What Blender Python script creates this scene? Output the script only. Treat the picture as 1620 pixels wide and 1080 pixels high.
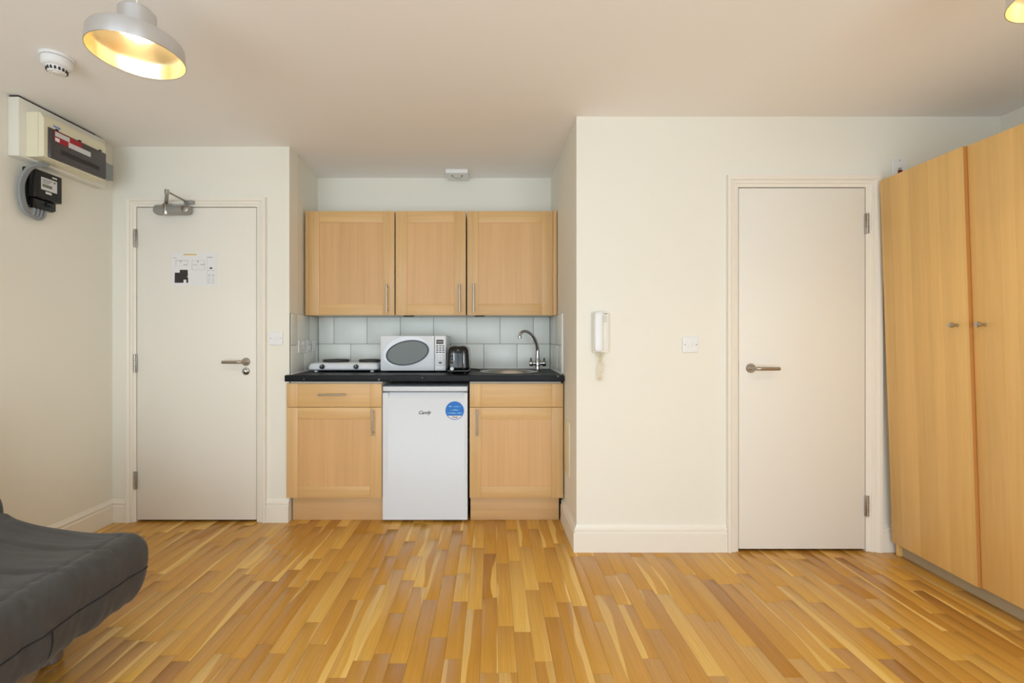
import bpy, bmesh, math, random
from mathutils import Vector, Matrix, noise as mnoise
random.seed(7)
for o in list(bpy.data.objects): bpy.data.objects.remove(o)
scene = bpy.context.scene
C = scene.collection
PI = math.pi

# ------------------------------------------------------------------ camera, world, light, exposure
cam_d = bpy.data.cameras.new('camera'); cam = bpy.data.objects.new('camera', cam_d); C.objects.link(cam)
cam.location = (0, 0, 1.171); cam.rotation_euler = (PI/2, 0, 0)
cam_d.sensor_width = 36; cam_d.lens = 16.0; cam_d.clip_start = 0.02
cam_d.shift_x = 32/1620; cam_d.shift_y = -8/1620
scene.camera = cam
vs = scene.view_settings
vs.view_transform = 'Standard'; vs.look = 'None'; vs.gamma = 1; vs.use_curve_mapping = False
vs.exposure = 0.0
w = bpy.data.worlds.new('World'); scene.world = w; w.use_nodes = True
w.node_tree.nodes['Background'].inputs[0].default_value = (0.85, 0.92, 1.0, 1)
w.node_tree.nodes['Background'].inputs[1].default_value = 1.0
REAR = -1.1
WINS = [(-2.3, -0.4), (-0.1, 1.8)]; WZ0, WZ1 = 0.15, 2.0
for i, (a, b) in enumerate(WINS):           # daylight just outside the two rear windows
    ld = bpy.data.lights.new('window_daylight', 'AREA'); ld.shape = 'RECTANGLE'
    ld.size = b-a; ld.size_y = WZ1-WZ0; ld.energy = 49; ld.color = (0.83, 0.97, 1.07)
    lo = bpy.data.objects.new('window_daylight', ld); C.objects.link(lo)
    lo.location = ((a+b)/2, REAR-0.16, (WZ0+WZ1)/2); lo.rotation_euler = (PI/2, 0, 0)

# ------------------------------------------------------------------ materials
def lin(c): return tuple(((v/255)/12.92 if v/255 <= .04045 else ((v/255+.055)/1.055)**2.4) for v in c)
def newmat(name):
    m = bpy.data.materials.new(name); m.use_nodes = True
    nt = m.node_tree; return m, nt, nt.nodes['Principled BSDF']
def N(nt, t, **kw):
    n = nt.nodes.new(t)
    for k, v in kw.items(): setattr(n, k, v)
    return n
def mth(nt, op, a, b=None, c=None):
    n = N(nt, 'ShaderNodeMath', operation=op)
    for i, v in enumerate((a, b, c)):
        if v is None: continue
        if isinstance(v, (int, float)): n.inputs[i].default_value = v
        else: nt.links.new(v, n.inputs[i])
    return n.outputs[0]
def mixc(nt, f, a, b, mode='MIX'):
    n = N(nt, 'ShaderNodeMix', data_type='RGBA', blend_type=mode)
    for i, v in ((0, f), (6, a), (7, b)):
        if isinstance(v, (int, float)): n.inputs[i].default_value = v
        elif isinstance(v, tuple): n.inputs[i].default_value = v if len(v) == 4 else v+(1,)
        else: nt.links.new(v, n.inputs[i])
    return n.outputs[2]
def simple(name, rgb, rough=.5, metal=0, bump=0, bscale=200, coat=0, var=0.0, spec=.5):
    m, nt, b = newmat(name)
    b.inputs['Base Color'].default_value = lin(rgb)+(1,)
    b.inputs['Roughness'].default_value = rough; b.inputs['Metallic'].default_value = metal
    b.inputs['Coat Weight'].default_value = coat; b.inputs['Coat Roughness'].default_value = .08
    b.inputs['Specular IOR Level'].default_value = spec
    tc = N(nt, 'ShaderNodeTexCoord')
    nz = N(nt, 'ShaderNodeTexNoise'); nz.inputs['Scale'].default_value = bscale; nz.inputs['Detail'].default_value = 3
    nt.links.new(tc.outputs['Object'], nz.inputs['Vector'])
    if var:
        c = lin(rgb)
        col = mixc(nt, nz.outputs[0], tuple(v*(1-var) for v in c), tuple(min(1, v*(1+var)) for v in c))
        nt.links.new(col, b.inputs['Base Color'])
    if bump:
        bp = N(nt, 'ShaderNodeBump'); bp.inputs['Strength'].default_value = bump; bp.inputs['Distance'].default_value = .002
        nt.links.new(nz.outputs[0], bp.inputs['Height']); nt.links.new(bp.outputs[0], b.inputs['Normal'])
    return m
def emit(name, rgb, s):
    m, nt, b = newmat(name)
    b.inputs['Emission Color'].default_value = tuple(rgb)+(1,); b.inputs['Emission Strength'].default_value = s
    return m
def wood(name, rgb, dirn, rough=.42, contrast=.16, stave=0, axis=0):
    """fine straight grain along axis dirn ('x','y','z'); stave = width of veneer staves across `axis`"""
    m, nt, b = newmat(name); L = nt.links
    tc = N(nt, 'ShaderNodeTexCoord'); oi = N(nt, 'ShaderNodeObjectInfo')
    mp = N(nt, 'ShaderNodeMapping')
    sc = {'x': (1.3, 45, 45), 'y': (45, 1.3, 45), 'z': (45, 45, 1.3)}[dirn]
    mp.inputs['Scale'].default_value = sc
    off = N(nt, 'ShaderNodeCombineXYZ')
    for i in range(3): L.new(mth(nt, 'MULTIPLY', oi.outputs['Random'], 37.0+i*11), off.inputs[i])
    L.new(tc.outputs['Object'], mp.inputs['Vector']); L.new(off.outputs[0], mp.inputs['Location'])
    n1 = N(nt, 'ShaderNodeTexNoise'); n1.inputs['Scale'].default_value = 1; n1.inputs['Detail'].default_value = 5; n1.inputs['Roughness'].default_value = .6
    L.new(mp.outputs[0], n1.inputs['Vector'])
    mp2 = N(nt, 'ShaderNodeMapping'); mp2.inputs['Scale'].default_value = tuple(v*.22 for v in sc)
    L.new(tc.outputs['Object'], mp2.inputs['Vector']); L.new(off.outputs[0], mp2.inputs['Location'])
    n2 = N(nt, 'ShaderNodeTexNoise'); n2.inputs['Scale'].default_value = 1; n2.inputs['Detail'].default_value = 3
    L.new(mp2.outputs[0], n2.inputs['Vector'])
    f = mth(nt, 'ADD', mth(nt, 'MULTIPLY', n1.outputs[0], .55), mth(nt, 'MULTIPLY', n2.outputs[0], .45))
    rnd = mth(nt, 'MULTIPLY_ADD', oi.outputs['Random'], .10, -.05)
    f = mth(nt, 'ADD', f, rnd)
    if stave:
        sp = N(nt, 'ShaderNodeSeparateXYZ'); L.new(tc.outputs['Object'], sp.inputs[0])
        u = mth(nt, 'FLOOR', mth(nt, 'DIVIDE', sp.outputs[axis], stave))
        wn = N(nt, 'ShaderNodeTexWhiteNoise', noise_dimensions='1D'); L.new(mth(nt, 'ADD', u, mth(nt, 'MULTIPLY', oi.outputs['Random'], 91.0)), wn.inputs['W'])
        f = mth(nt, 'ADD', f, mth(nt, 'MULTIPLY_ADD', wn.outputs['Value'], .28, -.14))
    c = lin(rgb)
    rp = N(nt, 'ShaderNodeMapRange'); rp.inputs[1].default_value = .25; rp.inputs[2].default_value = .75
    L.new(f, rp.inputs[0])
    col = mixc(nt, rp.outputs[0], (c[0]*(1-contrast), c[1]*(1-contrast*1.25), c[2]*(1-contrast*1.6)), (min(1, c[0]*(1+contrast*.7)), min(1, c[1]*(1+contrast*.8)), min(1, c[2]*(1+contrast))))
    L.new(col, b.inputs['Base Color']); b.inputs['Roughness'].default_value = rough
    return m
def floor_mat():
    m, nt, b = newmat('oak_floor_strip'); L = nt.links
    uv = N(nt, 'ShaderNodeUVMap', uv_map='UVMap'); at = N(nt, 'ShaderNodeAttribute', attribute_name='tone'); as_ = N(nt, 'ShaderNodeAttribute', attribute_name='sap')
    sp = N(nt, 'ShaderNodeSeparateXYZ'); L.new(uv.outputs[0], sp.inputs[0])
    tone, sap, u, v = at.outputs['Fac'], as_.outputs['Fac'], sp.outputs[0], sp.outputs[1]
    def vec(x, y, z):
        c = N(nt, 'ShaderNodeCombineXYZ')
        for i, q in enumerate((x, y, z)):
            if isinstance(q, (int, float)): c.inputs[i].default_value = q
            else: L.new(q, c.inputs[i])
        return c.outputs[0]
    def nz(vc, detail=4, dist=0):
        n = N(nt, 'ShaderNodeTexNoise'); n.inputs['Scale'].default_value = 1; n.inputs['Detail'].default_value = detail; n.inputs['Distortion'].default_value = dist
        L.new(vc, n.inputs['Vector']); return n.outputs[0]
    seed = mth(nt, 'MULTIPLY', tone, 173.0)
    grain = nz(vec(mth(nt, 'MULTIPLY', u, 9.0), mth(nt, 'MULTIPLY', v, 3.2), seed), 6, .35)
    fine = nz(vec(mth(nt, 'MULTIPLY', u, 26.0), mth(nt, 'MULTIPLY', v, 5.0), seed), 4, .15)
    ramp = N(nt, 'ShaderNodeValToRGB'); L.new(tone, ramp.inputs[0])
    e = ramp.color_ramp.elements
    e[0].position = 0; e[0].color = lin((181, 125, 48))+(1,)
    e[1].position = 1; e[1].color = lin((224, 178, 93))+(1,)
    for p, cc in ((.2, (196, 141, 58)), (.55, (207, 153, 66)), (.85, (214, 163, 76))):
        q = e.new(p); q.color = lin(cc)+(1,)
    g = mth(nt, 'ADD', mth(nt, 'MULTIPLY', grain, .6), mth(nt, 'MULTIPLY', fine, .4))
    gm = N(nt, 'ShaderNodeMapRange'); gm.inputs[1].default_value = .3; gm.inputs[2].default_value = .72; gm.inputs[3].default_value = .86; gm.inputs[4].default_value = 1.09
    L.new(g, gm.inputs[0])
    gcol = N(nt, 'ShaderNodeCombineColor')
    L.new(gm.outputs[0], gcol.inputs[0]); L.new(mth(nt, 'POWER', gm.outputs[0], 1.25), gcol.inputs[1]); L.new(mth(nt, 'POWER', gm.outputs[0], 1.6), gcol.inputs[2])
    base = mixc(nt, 1.0, ramp.outputs[0], gcol.outputs[0], 'MULTIPLY')
    # pale sapwood wedge along one edge of some strips
    edge = nz(vec(seed, mth(nt, 'MULTIPLY', v, 2.2), sap), 1)
    width = mth(nt, 'MULTIPLY', mth(nt, 'SUBTRACT', mth(nt, 'ADD', edge, mth(nt, 'MULTIPLY', sap, .60)), .80), 1.5)
    d = mth(nt, 'SUBTRACT', width, u)
    mr = N(nt, 'ShaderNodeMapRange'); mr.inputs[1].default_value = -.02; mr.inputs[2].default_value = .03; L.new(d, mr.inputs[0])
    msk = mth(nt, 'MULTIPLY', mr.outputs[0], .9)
    sapc = mixc(nt, 1.0, lin((232, 189, 106))+(1,), gcol.outputs[0], 'MULTIPLY')
    col = mixc(nt, msk, base, sapc)
    L.new(col, b.inputs['Base Color'])
    b.inputs['Roughness'].default_value = .27
    b.inputs['Coat Weight'].default_value = .08; b.inputs['Coat Roughness'].default_value = .18
    bp = N(nt, 'ShaderNodeBump'); bp.inputs['Strength'].default_value = .05; bp.inputs['Distance'].default_value = .001
    L.new(fine, bp.inputs['Height']); L.new(bp.outputs[0], b.inputs['Normal'])
    return m
def worktop_mat():
    m, nt, b = newmat('black_speckled_laminate'); L = nt.links
    tc = N(nt, 'ShaderNodeTexCoord')
    vo = N(nt, 'ShaderNodeTexVoronoi'); vo.inputs['Scale'].default_value = 26; L.new(tc.outputs['Object'], vo.inputs['Vector'])
    nz = N(nt, 'ShaderNodeTexNoise'); nz.inputs['Scale'].default_value = 14; nz.inputs['Detail'].default_value = 5; L.new(tc.outputs['Object'], nz.inputs['Vector'])
    mr = N(nt, 'ShaderNodeMapRange'); mr.inputs[1].default_value = .20; mr.inputs[2].default_value = .10; L.new(vo.outputs['Distance'], mr.inputs[0])
    bg = mixc(nt, nz.outputs[0], lin((7, 8, 10)), lin((26, 27, 32)))
    sel = mth(nt, 'MULTIPLY', mr.outputs[0], mth(nt, 'GREATER_THAN', nz.outputs[0], .5))
    L.new(mixc(nt, mth(nt, 'MULTIPLY', sel, .7), bg, lin((150, 150, 150))), b.inputs['Base Color'])
    b.inputs['Roughness'].default_value = .42; b.inputs['Specular IOR Level'].default_value = .2
    return m
def fabric_mat():
    m, nt, b = newmat('charcoal_cotton'); L = nt.links
    tc = N(nt, 'ShaderNodeTexCoord')
    n1 = N(nt, 'ShaderNodeTexNoise'); n1.inputs['Scale'].default_value = 9; n1.inputs['Detail'].default_value = 5; L.new(tc.outputs['Object'], n1.inputs['Vector'])
    n2 = N(nt, 'ShaderNodeTexNoise'); n2.inputs['Scale'].default_value = 700; L.new(tc.outputs['Object'], n2.inputs['Vector'])
    f = mth(nt, 'ADD', mth(nt, 'MULTIPLY', n1.outputs[0], .6), mth(nt, 'MULTIPLY', n2.outputs[0], .4))
    L.new(mixc(nt, f, lin((51, 49, 49)), lin((78, 75, 73))), b.inputs['Base Color'])
    b.inputs['Roughness'].default_value = .95; b.inputs['Sheen Weight'].default_value = .15
    bp = N(nt, 'ShaderNodeBump'); bp.inputs['Strength'].default_value = .25; bp.inputs['Distance'].default_value = .001
    L.new(n2.outputs[0], bp.inputs['Height']); L.new(bp.outputs[0], b.inputs['Normal'])
    return m
def glass_mat():
    m, nt, b = newmat('window_glass')
    nt.nodes.remove(b); out = nt.nodes['Material Output']
    t = N(nt, 'ShaderNodeBsdfTransparent'); g = N(nt, 'ShaderNodeBsdfGlossy'); g.inputs['Roughness'].default_value = .02
    mx = N(nt, 'ShaderNodeMixShader'); mx.inputs[0].default_value = .06
    nt.links.new(t.outputs[0], mx.inputs[1]); nt.links.new(g.outputs[0], mx.inputs[2]); nt.links.new(mx.outputs[0], out.inputs[0])
    return m
M = {
 'wall': simple('cream_wall_paint', (240, 236, 224), .75, bump=.06, bscale=260),
 'ceil': simple('ceiling_paint', (249, 245, 241), .85, bump=.05, bscale=200),
 'trim': simple('cream_gloss_trim', (243, 236, 224), .4, bump=.02, bscale=90),
 'door': simple('cream_door_paint', (240, 235, 225), .5, bump=.02, bscale=70),
 'floor': floor_mat(),
 'sub': simple('floor_underlay', (70, 45, 22), .9, var=.1),
 'beech_v': wood('beech_vertical', (221, 181, 126), 'z'),
 'beech_h': wood('beech_horizontal', (221, 180, 123), 'x'),
 'beech_p': wood('beech_panel', (220, 175, 121), 'z', contrast=.14),
 'plinth': wood('beech_plinth', (216, 175, 124), 'x', rough=.5),
 'edge_w': simple('white_carcass', (232, 226, 214), .5, var=.02),
 'ward': wood('birch_wardrobe', (231, 187, 116), 'z', rough=.38, contrast=.12, stave=.052, axis=1),
 'ward_edge': wood('birch_edge', (192, 132, 70), 'z', rough=.45),
 'ward_plinth': simple('wardrobe_plinth_grey', (176, 158, 128), .5, var=.04),
 'tile': simple('pale_grey_tile', (240, 242, 236), .34, bump=.02, bscale=24, coat=.0, var=.03),
 'grout': simple('grey_grout', (112, 108, 100), .9, bump=.2, bscale=400),
 'worktop': worktop_mat(),
 'steel': simple('brushed_steel', (184, 180, 174), .3, 1, var=.06, bscale=120),
 'chrome': simple('polished_chrome', (190, 190, 190), .1, 1),
 'bronze': simple('satin_nickel', (178, 169, 157), .28, 1, var=.05),
 'alu': simple('spun_aluminium', (220, 224, 230), .30, 1, var=.02, bscale=60),
 'alu_in': simple('lamp_inner_aluminium', (244, 228, 190), .3, 1, var=.03),
 'white': simple('white_plastic', (238, 238, 238), .35, var=.01),
 'white_e': simple('white_enamel', (224, 228, 234), .4, var=.01),
 'ivory': simple('ivory_plastic', (236, 228, 200), .4, var=.015),
 'offw': simple('offwhite_plastic', (236, 232, 220), .35, var=.01),
 'black': simple('black_plastic', (16, 16, 17), .35, var=.05),
 'gblack': simple('gloss_black', (7, 7, 8), .12),
 'dark': simple('dark_grey_plastic', (52, 50, 52), .4, var=.05),
 'smoke': simple('smoked_cover', (62, 54, 56), .22, coat=.3, var=.06),
 'grey': simple('grey_pvc', (142, 146, 148), .45, var=.03),
 'closer': simple('silver_grey_paint', (158, 156, 152), .38, .3, var=.03),
 'silver_panel': simple('silver_grey_panel', (205, 206, 210), .35, .2, var=.01),
 'mw_glass': simple('microwave_window', (112, 118, 116), .3, var=.08, bscale=900, spec=.3),
 'iron': simple('cast_iron_plate', (48, 44, 42), .6, bump=.2),
 'red': simple('red_label', (170, 20, 38), .5), 'dred': simple('dark_red_rocker', (110, 8, 8), .3),
 'paper': simple('white_paper', (236, 234, 234), .7, var=.01), 'label_w': simple('silver_label', (214, 214, 214), .5, var=.03),
 'ink': simple('dark_ink', (52, 46, 46), .7, var=.1), 'ink_l': simple('light_ink', (168, 164, 160), .7), 'yellow': simple('yellow_ink', (226, 196, 108), .7),
 'blue': simple('blue_sticker', (0, 112, 206), .4, var=.02), 'pale_blue': simple('pale_blue_ink', (130, 196, 240), .4), 'lcd': simple('lcd_grey', (120, 124, 108), .2),
 'fabric': fabric_mat(), 'seam': simple('seam_thread', (38, 38, 42), .95),
 'leg': simple('grey_metal_leg', (140, 134, 124), .4, .6),
 'glass': glass_mat(),
 'bulb': emit('warm_bulb', (1.0, .84, .60), 240),
 'cable': simple('white_flex', (225, 222, 214), .5),
 'upvc': simple('white_window_frame', (238, 238, 236), .35),
}

def spun(m, amount=.85, rot=.25):
    nt = m.node_tree; b = nt.nodes['Principled BSDF']
    t = N(nt, 'ShaderNodeTangent', direction_type='RADIAL', axis='Z'); nt.links.new(t.outputs[0], b.inputs['Tangent'])
    b.inputs['Anisotropic'].default_value = amount; b.inputs['Anisotropic Rotation'].default_value = rot
spun(M['alu']); spun(M['alu_in'], .8)

# ------------------------------------------------------------------ mesh helpers
def wloc(o):
    v = Vector((0, 0, 0))
    while o: v += Vector(o.location); o = o.parent
    return v
def finish(bm, ang=35):
    bmesh.ops.recalc_face_normals(bm, faces=bm.faces[:])
def obj(name, bm, mat, parent=None, local=False, ang=35, recalc=True):
    """bm in world coordinates (or in the parent's own space if local)"""
    if recalc: finish(bm)
    me = bpy.data.meshes.new(name); 
    xs = [v.co for v in bm.verts]
    mn = Vector((min(c.x for c in xs), min(c.y for c in xs), min(c.z for c in xs)))
    mx = Vector((max(c.x for c in xs), max(c.y for c in xs), max(c.z for c in xs)))
    org = Vector(((mn.x+mx.x)/2, (mn.y+mx.y)/2, mn.z))
    for v in bm.verts: v.co -= org
    for f in bm.faces: f.smooth = True
    bm.to_mesh(me); bm.free()
    me.set_sharp_from_angle(angle=math.radians(ang))
    me.materials.append(M[mat] if isinstance(mat, str) else mat)
    o = bpy.data.objects.new(name, me); C.objects.link(o)
    if parent:
        o.parent = parent
        o.location = org - (Vector((0, 0, 0)) if local is True else (wloc(parent) if local is False else local))
    else: o.location = org
    return o
def tag(o, label=None, cat=None, group=None, kind=None):
    if label: o['label'] = label
    if cat: o['category'] = cat
    if group: o['group'] = group
    if kind: o['kind'] = kind
    return o
def thing(name, label, cat, loc, group=None, rz=0):
    o = bpy.data.objects.new(name, None); C.objects.link(o); o.location = loc; o.rotation_euler = (0, 0, rz)
    o.empty_display_size = .05
    return tag(o, label, cat, group)
def struct(name, bm, mat, label, cat, **kw):
    return tag(obj(name, bm, mat, **kw), label, cat, kind='structure')
def NB(): return bmesh.new()
def hexa(bm, pts, bevel=0, seg=2):
    """8 corner points: bottom 4 (ccw) then top 4"""
    vs_ = [bm.verts.new(p) for p in pts]
    fs = [bm.faces.new([vs_[i] for i in q]) for q in ((3, 2, 1, 0), (4, 5, 6, 7), (0, 1, 5, 4), (1, 2, 6, 5), (2, 3, 7, 6), (3, 0, 4, 7))]
    if bevel:
        es = list({e for f in fs for e in f.edges})
        bmesh.ops.bevel(bm, geom=es, offset=bevel, segments=seg, profile=.5, affect='EDGES')
    return bm
def box(bm, x0, x1, y0, y1, z0, z1, bevel=0, seg=2):
    return hexa(bm, [(x0, y0, z0), (x1, y0, z0), (x1, y1, z0), (x0, y1, z0), (x0, y0, z1), (x1, y0, z1), (x1, y1, z1), (x0, y1, z1)], bevel, seg)
def B(*a, **k): return box(NB(), *a, **k)
def obox(bm, o, u, n, a0, a1, b0, b1, z0, z1, bevel=0):
    """box along unit vector u (a), normal n (b) and z, from origin o"""
    o, u, n = Vector(o), Vector(u), Vector(n)
    P = lambda a, b, z: o+u*a+n*b+Vector((0, 0, z))
    return hexa(bm, [P(a0, b0, z0), P(a1, b0, z0), P(a1, b1, z0), P(a0, b1, z0), P(a0, b0, z1), P(a1, b0, z1), P(a1, b1, z1), P(a0, b1, z1)], bevel)
def lathe(bm, prof, c=(0, 0, 0), seg=40, axis='Z', cap=True, sx=1, sy=1):
    """prof: list of (r, h); axis Z up, Y: h along -Y (towards the camera), X: h along -X"""
    rings = []
    for r, h in prof:
        ring = []
        for i in range(seg):
            a = 2*PI*i/seg; p, q = r*math.cos(a)*sx, r*math.sin(a)*sy
            v = {'Z': (p, q, h), 'Y': (p, -h, q), 'X': (-h, p, q)}[axis]
            ring.append(bm.verts.new((c[0]+v[0], c[1]+v[1], c[2]+v[2])))
        rings.append(ring)
    for A, Bq in zip(rings, rings[1:]):
        for i in range(seg): bm.faces.new((A[i], A[(i+1) % seg], Bq[(i+1) % seg], Bq[i]))
    if cap:
        bm.faces.new(rings[0]); bm.faces.new(rings[-1][::-1])
    return bm
def catmull(pts, n=8):
    P = [Vector(p) for p in pts]; P = [P[0]*2-P[1]]+P+[P[-1]*2-P[-2]]
    out = []
    for i in range(1, len(P)-2):
        for k in range(n):
            t = k/n; a, b, c, d = P[i-1], P[i], P[i+1], P[i+2]
            out.append(.5*((2*b)+(c-a)*t+(2*a-5*b+4*c-d)*t*t+(3*b-a-3*c+d)*t**3))
    out.append(P[-2]); return out
def tube(bm, pts, r, seg=10, cap=True):
    P = [Vector(p) for p in pts]; rs = r if isinstance(r, (list, tuple)) else [r]*len(P)
    t0 = (P[1]-P[0]).normalized(); up = Vector((0, 0, 1)) if abs(t0.z) < .9 else Vector((1, 0, 0))
    n = t0.cross(up).normalized(); rings = []
    for i, p in enumerate(P):
        t = ((P[min(i+1, len(P)-1)]-P[max(i-1, 0)])).normalized()
        n = (n-t*n.dot(t)).normalized(); b = t.cross(n)
        rings.append([bm.verts.new(p+(n*math.cos(2*PI*k/seg)+b*math.sin(2*PI*k/seg))*rs[i]) for k in range(seg)])
    for A, Bq in zip(rings, rings[1:]):
        for i in range(seg): bm.faces.new((A[i], A[(i+1) % seg], Bq[(i+1) % seg], Bq[i]))
    if cap: bm.faces.new(rings[0][::-1]); bm.faces.new(rings[-1])
    return bm
def rbox(bm, x0, x1, y0, y1, z0, z1, r, n=8, fn=None):
    """rounded box: dense cube grid pushed to a radius, fn(co) may deform"""
    lo, hi = Vector((x0, y0, z0)), Vector((x1, y1, z1)); ctr = (lo+hi)/2
    r3 = Vector((min(r, (x1-x0)/2), min(r, (y1-y0)/2), min(r, (z1-z0)/2)))
    t = bmesh.new(); bmesh.ops.create_cube(t, size=2); bmesh.ops.subdivide_edges(t, edges=t.edges[:], cuts=n, use_grid_fill=True)
    vmap = {}
    for v in t.verts:
        p = Vector((ctr[i]+v.co[i]*(hi[i]-lo[i])/2 for i in range(3)))
        # concentrate samples at the rim
        p = Vector((ctr[i]+math.copysign(abs(v.co[i])**.6, v.co[i])*(hi[i]-lo[i])/2 for i in range(3)))
        inn = Vector((max(lo[i]+r3[i], min(hi[i]-r3[i], p[i])) for i in range(3)))
        d = p-inn
        if d.length > 1e-9:
            dn = Vector((d[i]/r3[i] if r3[i] else 0 for i in range(3))).normalized(); p = inn+Vector((dn[i]*r3[i] for i in range(3)))
        if fn: p = fn(p)
        vmap[v] = bm.verts.new(p)
    for f in t.faces: bm.faces.new([vmap[v] for v in f.verts])
    t.free(); return bm
def poly_prism(bm, pts, y0, y1):
    """x,z outline extruded from y0 (front) to y1"""
    a = [bm.verts.new((x, y0, z)) for x, z in pts]; b = [bm.verts.new((x, y1, z)) for x, z in pts]
    bm.faces.new(a); bm.faces.new(b[::-1]); n = len(pts)
    for i in range(n): bm.faces.new((a[i], b[i], b[(i+1) % n], a[(i+1) % n]))
    return bm
def ellipse(cx, cz, rx, rz, rot=0, n=48):
    c, s = math.cos(rot), math.sin(rot)
    return [(cx+rx*math.cos(t)*c-rz*math.sin(t)*s, cz+rx*math.cos(t)*s+rz*math.sin(t)*c) for t in (2*PI*i/n for i in range(n))]
def ring_prism(bm, A, Bp, y0, y1):
    """ring between outlines A (outer) and Bp (inner)"""
    n = len(A); V = lambda L, y: [bm.verts.new((x, y, z)) for x, z in L]
    a0, a1, b0, b1 = V(A, y0), V(A, y1), V(Bp, y0), V(Bp, y1)
    for i in range(n):
        j = (i+1) % n
        bm.faces.new((a0[i], a0[j], b0[j], b0[i])); bm.faces.new((a1[j], a1[i], b1[i], b1[j]))
        bm.faces.new((a0[j], a0[i], a1[i], a1[j])); bm.faces.new((b0[i], b0[j], b1[j], b1[i]))
    return bm
def text_bm(s, size, cx, y, cz, depth=.0006, shear=0, width=None, rotz=0, origin=None):
    cu = bpy.data.curves.new('lettering', 'FONT'); cu.body = s; cu.size = size; cu.align_x = 'CENTER'; cu.align_y = 'CENTER'
    cu.extrude = depth/2; cu.shear = shear; cu.resolution_u = 3; cu.offset = size*.018
    o = bpy.data.objects.new('lettering', cu); C.objects.link(o)
    bpy.context.view_layer.update()
    me = bpy.data.meshes.new_from_object(o.evaluated_get(bpy.context.evaluated_depsgraph_get()))
    bm = NB(); bm.from_mesh(me); bpy.data.objects.remove(o); bpy.data.meshes.remove(me)
    for v in bm.verts:
        x, yy, z = v.co
        if rotz == 0: v.co = (cx+x, y-z, cz+yy)
        else: v.co = (y+z, cx+x, cz+yy)          # facing +X, reading along +Y
    return bm

# ------------------------------------------------------------------ room shell
H = 2.371; XL, XR = -2.40, 2.78; YL, YN, YR = 2.88, 3.449, 2.486
NLF, NLB, NRF, NRB = -1.28, -1.32, .4627, .448          # niche side walls, front and back x
D1 = (-2.244, -1.488, 1.987); D2 = (1.347, 2.037, 1.982)  # door leaves: x0, x1, top
T = .12
def wall_with_opening(y, x0, x1, d):
    bm = NB(); g = .012
    box(bm, x0, d[0]-g, y, y+T, 0, H); box(bm, d[1]+g, x1, y, y+T, 0, H); box(bm, d[0]-g, d[1]+g, y, y+T, d[2]+g, H)
    return bm
struct('wall_left', B(XL-T, XL, REAR, YL+T, 0, H), 'wall', 'cream painted left wall carrying the electricity meter and fuse box', 'wall')
struct('wall_right', B(XR, XR+T, REAR, YR+T, 0, H), 'wall', 'cream painted right wall behind the birch wardrobe', 'wall')
struct('wall_back_left', wall_with_opening(YL, XL, NLF-.0005, D1), 'wall', 'cream wall around the entrance door with the door closer', 'wall')
struct('wall_back_right', wall_with_opening(YR, NRF, XR, D2), 'wall', 'cream wall with the intercom handset and plain white door', 'wall')
nl = hexa(NB(), [(NLF-.04, YL+T, 0), (NLF, YL+.0005, 0), (NLB, YN, 0), (NLB-.09, YN, 0), (NLF-.04, YL+T, H), (NLF, YL+.0005, H), (NLB, YN, H), (NLB-.09, YN, H)])
wnl = struct('wall_niche_left', nl, 'wall', 'cream left side wall of the kitchen niche', 'wall')
nr = hexa(NB(), [(NRF, YR+.0005, 0), (NRF+.1, YR+T, 0), (NRB+.1, YN, 0), (NRB, YN, 0), (NRF, YR+.0005, H), (NRF+.1, YR+T, H), (NRB+.1, YN, H), (NRB, YN, H)])
wnr = struct('wall_niche_right', nr, 'wall', 'cream right side wall of the kitchen niche', 'wall')
wnb = struct('wall_niche_back', B(NLB-.1, NRB+.1, YN, YN+T, 0, H), 'wall', 'cream back wall of the kitchen niche above and behind the wall cupboards', 'wall')
struct('ceiling', B(XL-T, XR+T, REAR-T, YN+T, H, H+.1), 'ceil', 'plain off-white painted ceiling', 'ceiling')
bm = NB()
xs = [XL-T, WINS[0][0], WINS[0][1], WINS[1][0], WINS[1][1], XR+T]
for i in range(5):
    if i % 2 == 0: box(bm, xs[i], xs[i+1], REAR-T, REAR, 0, H)
    else: box(bm, xs[i], xs[i+1], REAR-T, REAR, 0, WZ0); box(bm, xs[i], xs[i+1], REAR-T, REAR, WZ1, H)
struct('wall_rear', bm, 'wall', 'cream rear wall with two windows behind the viewer', 'wall')
for i, (a, b) in enumerate(WINS):
    bm = NB(); f = .05; y0, y1 = REAR-.09, REAR-.04; mid = (a+b)/2
    for q in ((a, a+f, WZ0, WZ1), (b-f, b, WZ0, WZ1), (a+f, b-f, WZ0, WZ0+f), (a+f, b-f, WZ1-f, WZ1), (mid-f/2, mid+f/2, WZ0+f, WZ1-f)): box(bm, q[0], q[1], y0, y1, q[2], q[3], .004)
    wn = struct('window_%d' % (i+1), bm, 'upvc', 'white framed two-pane window in the rear wall, %s one' % ('left-hand' if i == 0 else 'right-hand'), 'window')
    for p0, p1 in ((a+f, mid-f/2), (mid+f/2, b-f)): obj('pane', B(p0, p1, y0+.02, y0+.026, WZ0+f, WZ1-f), 'glass', wn)

struct('light_block_door_1', B(D1[0]-.1, D1[1]+.1, YL+T+.002, YL+T+.03, 0, H), 'wall', 'unseen panel added behind the entrance door to block sky light', 'wall')  # added unseen panel: stops sky light leaking in under the entrance door
struct('light_block_door_2', B(D2[0]-.1, D2[1]+.1, YR+T+.002, YR+T+.03, 0, H), 'wall', 'unseen panel added behind the plain white door to block sky light', 'wall')  # same added light blocker, closing off the second door opening
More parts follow.
